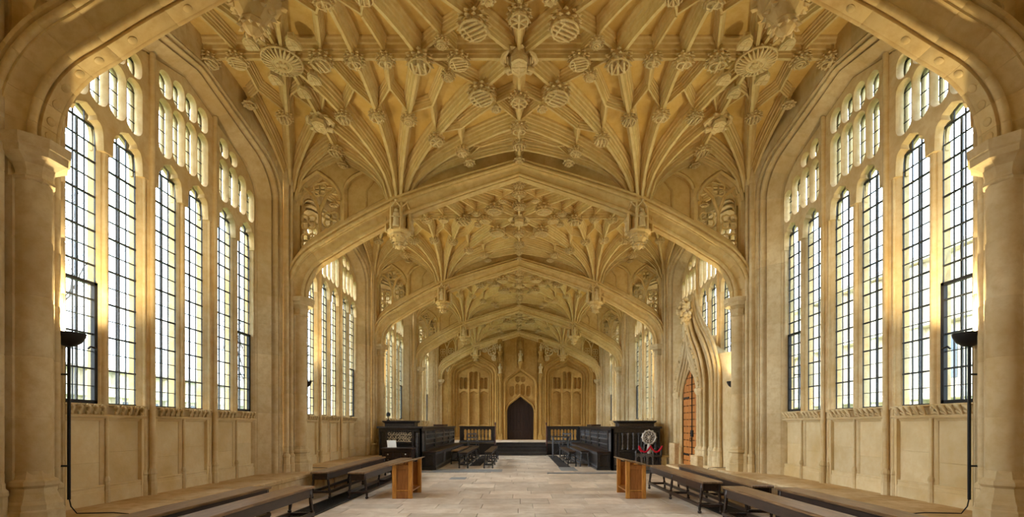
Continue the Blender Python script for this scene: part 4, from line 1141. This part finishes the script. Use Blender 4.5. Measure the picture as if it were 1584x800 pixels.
# ------------------------------------------------------------------ stalls
def rect(u0,u1,v0,v1): return [(u0,v0),(u1,v0),(u1,v1),(u0,v1)]
def framed(parent,name,outer,hs,fn,d0,d1,mat,bev=.015):
    MB().plate(outer,[rect(*h) for h in hs],fn,d0,d1,cham=([rect(h[0]-bev,h[1]+bev,h[2]-bev,h[3]+bev) for h in hs],lerp(d0,d1,.6))).build(name,mat,parent)
def stall(sx,label):
    t=tag(empty('choir_stall',None,(0,0,0)),label,'stall','black oak choir stalls')
    X0,X1=(2.91,4.18) if sx<0 else (2.75,4.20)
    Y0,Y1,H=14.0,21.2,1.28
    # body behind the panels
    MB().box(sx*X1 if sx<0 else X0+.06, -X0-.06 if sx<0 else X1, Y0+.06,Y0+.55,0,H-.02).build('front_body','oak',t)
    MB().box(*sorted((sx*(X0+.06),sx*(X0+.40))),Y0+.5,Y1,0,H-.02).build('back_body','oak',t)
    MB().cbox(*sorted((sx*(X0-.05),sx*(X1+.05))),Y0-.06,Y0+.62,H-.03,H+.035,.012).build('cornice','oak',t)
    MB().cbox(*sorted((sx*(X0-.05),sx*(X0+.46))),Y0+.6,Y1+.05,H-.03,H+.03,.012).build('cornice','oak',t)
    # crown on top
    a,b=sorted((sx*(X0+.16),sx*(X1-.12)))
    MB().cbox(a+.05,b-.05,Y0+.02,Y0+.5,H+.03,H+.13,.01).build('crown_frieze','oak',t)
    MB().loft([[(a+e,Y0-.04+e2,z),(b-e,Y0-.04+e2,z),(b-e,Y0+.56-e2,z),(a+e,Y0+.56-e2,z)] for e,e2,z in ((.06,.06,H+.12),(.0,.0,H+.17),(-.01,-.01,H+.20),(.0,.0,H+.205))],True,True).build('crown_cornice','oak',t)
    # front face towards the viewer
    ff=lambda u,v,d:(u,Y0+d,v)
    a,b=sorted((sx*X0,sx*X1))
    if sx<0:
        framed(t,'front_frame',rect(a,b,0,H-.03),[(a+.06,a+.20,.12,1.15),(a+.27,b-.30,.86,1.18),(a+.27,b-.30,.10,.80),(b-.22,b-.06,.12,1.15)],ff,0,.07,'oak')
        m=MB(); r2=random.Random(4); u0,u1=a+.27,b-.30
        n=9
        for k in range(n):
            for j in range(3):
                c=(lerp(u0,u1,(k+.5)/n),Y0+.012,.90+.095*j+r2.uniform(-.01,.01))
                m.torus(c,.036,.015,8,5,'y',r2.uniform(0,3),r2.uniform(4,6.2)+1.5)
                m.sphere((c[0]+r2.uniform(-.03,.03),c[1],c[2]+r2.uniform(-.03,.03)),.018,6,4)
        m.build('carved_panel','carved',t,60)
        m=MB()
        for k in range(5): m.torus((lerp(u0,u1,(k+.5)/5),Y0+.03,1.15),.04,.014,10,5,'y',0,PI)
        m.build('carved_frieze','oakgreysheen',t,60)
        MB().cbox(b-.19,b-.09,Y0+.03,Y0+.08,.15,1.12,.02).build('raised_field','oakgreysheen',t)
    else:
        framed(t,'front_frame',rect(a,b,0,H-.03),[(a+.08,a+.19,.12,1.12),(a+.26,b-.06,.62,1.12),(a+.26,b-.06,.10,.54)],ff,0,.07,'oak')
        for k in range(7):
            x=lerp(a+.34,b-.14,k/6)
            MB().lathe([(.035,.62),(.035,.66),(.018,.68),(.03,.74),(.014,.80),(.028,.86),(.014,.92),(.03,.97),(.02,1.02),(.036,1.06),(.036,1.12)],8,(x,Y0+.03)).build('baluster','oakgreysheen',t,50)
        MB().cbox(a+.10,a+.17,Y0+.03,Y0+.08,.15,1.09,.015).build('raised_field','oakgreysheen',t)
        m=MB()
        for k in range(6): m.torus((lerp(a+.34,b-.14,(k+.5)/6),Y0+.03,1.06),.05,.012,10,5,'y',0,PI)
        m.build('arcade_arch','oakgreysheen',t,60)
    # side facing the aisle: panels with rails
    fs=lambda u,v,d:(sx*(X0+d),u,v)
    bays=[(Y0+.10,Y0+.60),(Y0+.75,Y0+2.35),(Y0+2.55,Y0+4.15),(Y0+4.35,Y0+5.6),(Y0+5.8,Y1-.1)]
    framed(t,'side_frame',rect(Y0,Y1,0,H-.03),[(y0,y1,.62 if k else .15,1.18) for k,(y0,y1) in enumerate(bays)],fs,0,.07,'oak')
    for k,(y0,y1) in enumerate(bays):
        if k==0:
            MB().cbox(*sorted((sx*(X0+.02),sx*(X0+.07))),y0+.06,y1-.06,.22,1.11,.02).build('raised_field','oakgreysheen',t); continue
        for z in (.72,.88,1.04):
            MB().cbox(*sorted((sx*(X0+.005),sx*(X0+.07))),y0+.01,y1-.01,z,z+.045,.01).build('rail','oakgreysheen',t)
        for q in range(7):
            y=lerp(y0,y1,(q+.5)/7); MB().lathe([(.022,.93),(.012,.96),(.02,1.0),(.012,1.04),(.02,1.15)],6,(sx*(X0+.035),y)).build('spindle','oakgreysheen',t,50)
    # seat box
    s0,s1=X0-.40,X0
    MB().box(*sorted((sx*(s0+.04),sx*s1)),Y0+.16,Y1,0,.52).build('seat_box','oak',t)
    MB().cbox(*sorted((sx*(s0-.02),sx*s1)),Y0+.10,Y1,.52,.56,.01).build('seat','bench',t)
    fb=lambda u,v,d:(sx*(s0+d),u,v)
    pb=[(lerp(Y0+.2,Y1,k/4)+.08,lerp(Y0+.2,Y1,(k+1)/4)-.08) for k in range(4)]
    framed(t,'seat_front',rect(Y0+.14,Y1,0,.52),[(y0,y1,.12,.44) for y0,y1 in pb],fb,0,.06,'oakgreysheen')
    fe2=lambda u,v,d:(sx*u,Y0+.12+d,v)
    framed(t,'seat_end',rect(s0,s1-.01,0,.52),[(s0+.09,s1-.09,.12,.44)],fe2,0,.05,'oak')
    MB().cbox(*sorted((sx*(s0-.03),sx*s1)),Y0+.08,Y1,0,.07,.012).build('plinth','oak',t)
    return t
stall(-1,'black oak choir stall with carved pale panel, left of the aisle')
stall(1,'black oak choir stall with spindle arcade, right of the aisle')
def screen(x0,x1,label):
    t=tag(empty('balustrade_screen',None,((x0+x1)/2,21.78,ZD)),label,'screen','black balustrade screens on the dais')
    hw=(x1-x0)/2; fn=lambda u,v,d:(u,d,v)
    o=rect(-hw,hw,0,.72); H=[]; n=8; p=.10; cw=(2*hw-.36)/n
    for k in range(n):
        u0=-hw+.18+k*cw+.018; u1=-hw+.18+(k+1)*cw-.018; c=(u0+u1)/2
        H.append(arch_loop((u1-u0)/2,.12,.54,.62,5,.5,.5,c))
    MB().plate(o,H,fn,-.03,.03,back=True).build('frame','oak',t)
    for k in range(n+1):
        u=-hw+.18+k*cw; MB().lathe([(.02,.12),(.032,.14),(.018,.18),(.036,.26),(.03,.36),(.016,.42),(.03,.45),(.02,.48),(.024,.52)],8,(u,-.01)).build('baluster','oak',t,50)
    MB().cbox(-hw-.03,hw+.03,-.07,.07,.72,.76,.01).build('top_rail','oak',t)
    MB().cbox(-hw-.02,hw+.02,-.06,.06,0,.08,.01).build('bottom_rail','oakgreysheen',t)
    for sx in (-1,1): MB().cbox(sx*(hw-.09)-.07,sx*(hw-.09)+.07,-.05,.05,.08,.72,.012).build('post','oak',t)
screen(-2.75,-1.10,'black oak balustrade screen left of the far steps')
screen(1.27,2.85,'black oak balustrade screen right of the far steps')
for x,l in ((-1.09,'dark red handrail post left of the far steps'),(1.25,'dark red handrail post right of the far steps')):
    t=tag(empty('handrail',None,(x,21.55,0)),l,'handrail','handrails of the far steps')
    m=MB(); m.lathe([(.03,.42),(.03,.5),(.02,.52),(.02,1.36),(.035,1.40),(.03,1.46),(.005,1.50)],8); m.build('post','redwood',t,50)
    MB().tube([(0,0,1.34),(0,-.5,.95),(0,-.62,.80)],.018,6).build('rail','redwood',t,50)
    MB().tube([(0,-.60,.14),(0,-.60,.84)],.014,6).build('post','redwood',t,50)
# ------------------------------------------------------------------ chest, sign, chair, rope, table
ch=tag(empty('chest',None,(-3.48,13.62,0)),'dark carved wooden chest standing before the left stall','chest')
MB().box(-.40,.40,-.22,.24,.06,.66).build('body','bench',ch)
framed(ch,'front_frame',rect(-.42,.42,.05,.66),[(-.36,-.14,.14,.58),(-.10,.10,.14,.58),(.14,.36,.14,.58)],lambda u,v,d:(u,-.26+d,v),0,.05,'bench')
MB().cbox(-.45,.45,-.29,.26,.66,.71,.01).build('lid','bench',ch)
for x in (-.25,0,.25):
    m=MB(); m.torus((x,-.25,.36),.07,.016,12,5,'y'); m.sphere((x,-.25,.36),.04,8,5); m.build('carved_roundel','bench',ch,60)
for x in (-.25,.25): MB().sphere((x,-.27,.52),.022,8,5).build('stud','silver',ch,60)
for x in (-.36,.36): MB().cbox(x-.04,x+.04,-.22,-.14,0,.06,.005).build('foot','bench',ch)
sg=MB(); sg.add([(-.12,-.13,0.0),(.14,-.13,0),(.08,.02,.20),(-.18,.02,.20),(-.12,-.12,0),(.14,-.12,0),(.08,.03,.20),(-.18,.03,.20)],[(0,1,2,3),(7,6,5,4),(0,4,5,1),(1,5,6,2),(2,6,7,3),(3,7,4,0)])
o=sg.build('notice_sheet','paper'); o.location=(-3.66,13.62,.712); tag(o,'tilted white notice sheet lying on the dark chest','notice')
c=tag(empty('ornate_chair',None,(3.82,13.60,.013)),'dark chair with a pale silvered carved oval back','chair')
MB().cbox(-.26,.26,-.20,.24,.42,.47,.01).build('seat','oak',c)
for sx in (-1,1):
    for y in (-.16,.20):
        m=MB(); turned_leg(m,(sx*.22,y,0),(sx*.22,y,.42),.026); m.build('leg','oak',c,50)
    MB().tube([(sx*.22,.20,.42),(sx*.22,.24,1.0)],.026,8).build('back_post','oak',c,50)
    MB().tube([(sx*.24,-.18,.47),(sx*.25,-.18,.66),(sx*.25,.22,.72)],.022,8).build('arm','oak',c,50)
    MB().tube([(sx*.22,-.16,.12),(sx*.22,.20,.12)],.014,6).build('stretcher','oak',c,50)
m=MB(); m.torus((0,.22,.98),.19,.030,20,6,'y'); m.torus((0,.22,.98),.13,.016,16,6,'y')
for k in range(12):
    t=k*PI/6; m.sphere((.21*math.cos(t),.215,.98+.21*math.sin(t)),.026,6,4)
m.sphere((0,.2,.98),.05,8,6,(1,.6,1)); m.tube([(0,.21,.78),(0,.21,.60),(0,.21,.50)],[.05,.085,.05],8)
for k in range(10):
    t=k*PI/5+.3; m.tube([(.05*math.cos(t),.21,.98+.05*math.sin(t)),(.12*math.cos(t),.21,.98+.12*math.sin(t)),(.18*math.cos(t+.25),.21,.98+.18*math.sin(t+.25))],[.014,.018,.010],5)
m.build('oval_back','silver',c,60)
rope=MB(); pts=[]
for k in range(25):
    q=k/24; x=lerp(-.42,.24,q); z=.76-.17*abs(math.sin(q*2*PI))**.8
    pts.append((3.82+x,13.34,z))
rope.tube(pts,.026,8); rope.tube([(3.82-.42,13.34,.76),(3.82-.40,13.34,.66),(3.82-.34,13.34,.60)],.024,8)
tag(rope.build('rope','red',None,60),'bright red rope looped across the silvered chair','rope')
lr=tag(empty('low_rail',None,(3.52,13.2,.013)),'small grey arched rail in front of the right stall','rail')
HH=[arch_loop(.055,.16,.40,.47,5,.5,.5,-.16),arch_loop(.055,.16,.40,.47,5,.5,.5,0),arch_loop(.055,.16,.40,.47,5,.5,.5,.16)]
MB().plate(rect(-.25,.25,.08,.54),HH,lambda u,v,d:(u,d,v),-.015,.015,back=True).build('arcade','oakgreysheen',lr)
for x in (-.24,.24):
    m=MB(); m.lathe([(.02,0),(.026,.02),(.018,.08),(.018,.54),(.026,.56),(.02,.60),(.004,.64)],8,(x,0)); m.build('post','oakgreysheen',lr,50)
MB().cbox(-.26,.26,-.06,.06,0.0,.03,.004).build('base','oakgreysheen',lr)
cp=MB().cbox(3.1,4.15,13.1,13.92,0.0,.012,.003); tag(cp.build('carpet','carpet'),'small blue-grey carpet under the silvered chair','carpet')
tb=tag(empty('table',None,(1.70,19.3,0)),'tall narrow dark table with slim legs before the right screen','table')
MB().cbox(-.36,.36,-.25,.25,.86,.90,.008).build('top','oak',tb)
for sx in (-1,1):
    for sy in (-1,1): MB().tube([(sx*.31,sy*.2,0),(sx*.31,sy*.2,.86)],.022,8).build('leg','oakgreysheen',tb,50)
    MB().tube([(sx*.31,-.2,.1),(sx*.31,.2,.1)],.014,6).build('stretcher','oakgreysheen',tb,50)
MB().tube([(-.31,-.2,.12),(.31,-.2,.80)],.012,6).build('brace','oak',tb); MB().tube([(.31,-.2,.12),(-.31,-.2,.80)],.012,6).build('brace','oak',tb)
for (x,y,rz,l) in ((-2.0,20.35,.3,'dark armchair in the far corner of the left stall'),(2.02,20.5,-.4,'dark chair in the far corner of the right stall')):
    t=tag(empty('chair',None,(x,y,0),rz),l,'chair','chairs in the stall corners')
    MB().cbox(-.22,.22,-.22,.22,.42,.46,.008).build('seat','oak',t)
    for sx in (-1,1):
        for sy in (-1,1): MB().tube([(sx*.19,sy*.19,0),(sx*.19,sy*.19,.43)],.02,8).build('leg','oakgreysheen',t,50)
        MB().tube([(sx*.19,.19,.43),(sx*.19,.25,1.02)],.02,8).build('back_post','oakgreysheen',t,50)
    for z in (.62,.78,.94): MB().cbox(-.19,.19,.20,.235,z,z+.06,.006).build('slat','oakgreysheen',t)
    for sx in (-1,1): MB().tube([(sx*.21,-.2,.46),(sx*.21,-.2,.66),(sx*.21,.2,.68)],.018,6).build('arm','oakgreysheen',t,50)
# small books / boxes lying on the stall cornices
for (x,y,l) in ((-3.1,18.6,'flat brown box lying on the left stall cornice'),(2.95,18.6,'flat brown box lying on the right stall cornice')):
    t=tag(empty('flat_box',None,(x,y,1.312)),l,'box','boxes on the stall cornices')
    MB().cbox(-.19,.19,-.55,.55,0,.05,.006).build('body','bench',t); MB().cbox(-.20,.20,-.56,.56,.05,.07,.006).build('lid','redwood',t)
cs=tag(empty('candle_lamp',None,(-3.93,14.12,1.487)),'small black candle lamp standing on the left stall crown','lamp')
MB().lathe([(.05,0),(.05,.015),(.018,.03),(.014,.12),(.03,.13)],10).build('stem','iron',cs,50)
MB().lathe([(.035,.13),(.062,.145),(.066,.20),(.05,.23),(.02,.245),(.003,.27)],10).build('head','iron',cs,50)
# ------------------------------------------------------------------ uplighters
def uplighter(sx,i,label,z=2.17):
    a=A[i]; x,y=sx*4.42,a+.445
    t=tag(empty('uplighter',None,(x,y,0)),label,'lamp','black uplighters on the piers')
    MB().tube([(0,0,.62),(0,0,z-.02)],.014,8).build('pole','iron',t,60)
    m=MB(); m.lathe([(.018,z-.05),(.05,z-.04),(.095,z-.005),(.125,z+.05),(.132,z+.085),(.126,z+.085),(.112,z+.05),(.05,z+.0),(.005,z-.01)],20); m.build('bowl','iron',t,50)
    m=MB(); m.lathe([(.02,z+.0),(.03,z+.03),(.02,z+.06),(.004,z+.065)],10); m.build('bulb',M['bulb'],t,60)
    for zz in (.95,1.85): MB().tube([(0,0,zz),(sx*.10,.0,zz)],.010,6).build('bracket','iron',t,50)
    MB().tube([(0,0,.64),(0,.02,.55),(sx*-.03,.05,.475),(sx*-.12,.12,.465),(sx*-.30,.16,.462),(sx*-.45,.16,.45),(sx*-.53,.2,.2),(sx*-.53,.22,.02)],.006,6).build('cable','iron',t,60)
    ld=bpy.data.lights.new('lamp_light','SPOT'); ld.energy=LAMP_W*(1,1,.9,.45)[i]; ld.color=LAMP_C; ld.shadow_soft_size=.07; ld.spot_size=math.radians(156); ld.spot_blend=.5
    lo=bpy.data.objects.new('lamp_light',ld); col.objects.link(lo); lo.parent=t; lo.location=(0,0,z+.10); lo.rotation_euler=(PI,sx*math.radians(10),0)
mbulb,nt,p=new_mat('warm_bulb'); p.inputs['Emission Color'].default_value=(1,.72,.36,1); p.inputs['Emission Strength'].default_value=6; p.inputs['Base Color'].default_value=(1,.9,.7,1); M['bulb']=mbulb
ordn=['nearest','second','third','fourth']
for i in range(4):
    uplighter(-1,i,'black bowl uplighter on a pole, %s along the left wall'%ordn[i])
    uplighter(1,i,'black bowl uplighter on a pole, %s along the right wall'%ordn[i])
# ------------------------------------------------------------------ outside the windows
gr=MB(); gr.box(-60,60,-40,70,-1.4,-1.25); gr.build('ground','grass'); tag(bpy.data.objects['ground'],'lawn outside the windows','ground',kind='structure')
def branch(mb,p,d,l,r,depth,rn):
    q=p+d*l; mid=p+d*l*.5+Vector((rn.uniform(-.1,.1),rn.uniform(-.1,.1),0))*l*.4
    mb.tube([p,mid,q],[r,r*.85,r*.65],4,False)
    if depth==0: return
    for k in range(3):
        nd=(d+Vector((rn.uniform(-1,1),rn.uniform(-1,1),rn.uniform(-.35,.6)))*.8).normalized()
        branch(mb,q if k else mid,nd,l*rn.uniform(.62,.85),r*.58,depth-1,rn)
def tree(x,y,h,seed,label):
    rn=random.Random(seed); t=tag(empty('bare_tree',None,(x,y,-1.27)),label,'tree','bare trees outside the left windows')
    m=MB(); m.tube([(0,0,0),(.05,.02,h*.2),(0,.1,h*.36)],[h*.02,h*.016,h*.012],8); m.build('trunk','bark',t,60)
    m=MB()
    for k in range(5):
        branch(m,Vector((0,.1,h*(.26+.02*k))),Vector((rn.uniform(-.8,.8),rn.uniform(-.8,.8),.7)).normalized(),h*.22,h*.007,5,rn)
    m.build('branches','bark',t)
tree(-24,20,15,1,'bare tree outside, seen through the nearest left window')
tree(-24,50,13,2,'bare tree outside, farthest from the left windows')
tree(-21,36,13,5,'bare tree outside, between the two other trees')
def building(x,y0,y1,sx,h,label):
    t=tag(empty('building',None,(x,y0,-1.25)),label,'building')
    MB().box(*sorted((0,sx*6)),0,y1-y0,0,h).build('wall','outstone',t)
    n=int((y1-y0)/2.6); 
    for k in range(n+1):
        y=k*2.6; MB().cbox(*sorted((-sx*.35,sx*.1)),y-.3,y+.3,0,h-.4,.03).build('pilaster','outstone',t)
    for z in (h*.36,h*.68,h-.3): MB().cbox(*sorted((-sx*.5,sx*.1)),-.2,y1-y0+.2,z,z+.3,.04).build('cornice','outstone',t)
    for k in range(n):
        for z0,z1 in ((1.2,h*.32),(h*.36+.9,h*.64)):
            wv=MB().cbox(*sorted((-sx*.05,sx*.05)),k*2.6+.75,k*2.6+1.85,z0,z1,.02).build('window','outwin',t)
            MB().box(*sorted((-sx*.09,-sx*.04)),k*2.6+1.27,k*2.6+1.33,z0,z1).build('glazing_bar','outstone',wv)
building(19,4,40,1,10.5,'pale stone building with pilasters outside the right windows')
building(-32,6,62,-1,7.0,'distant pale stone building outside the left windows')
print('ribs',n_rib,'objects',len(bpy.data.objects))
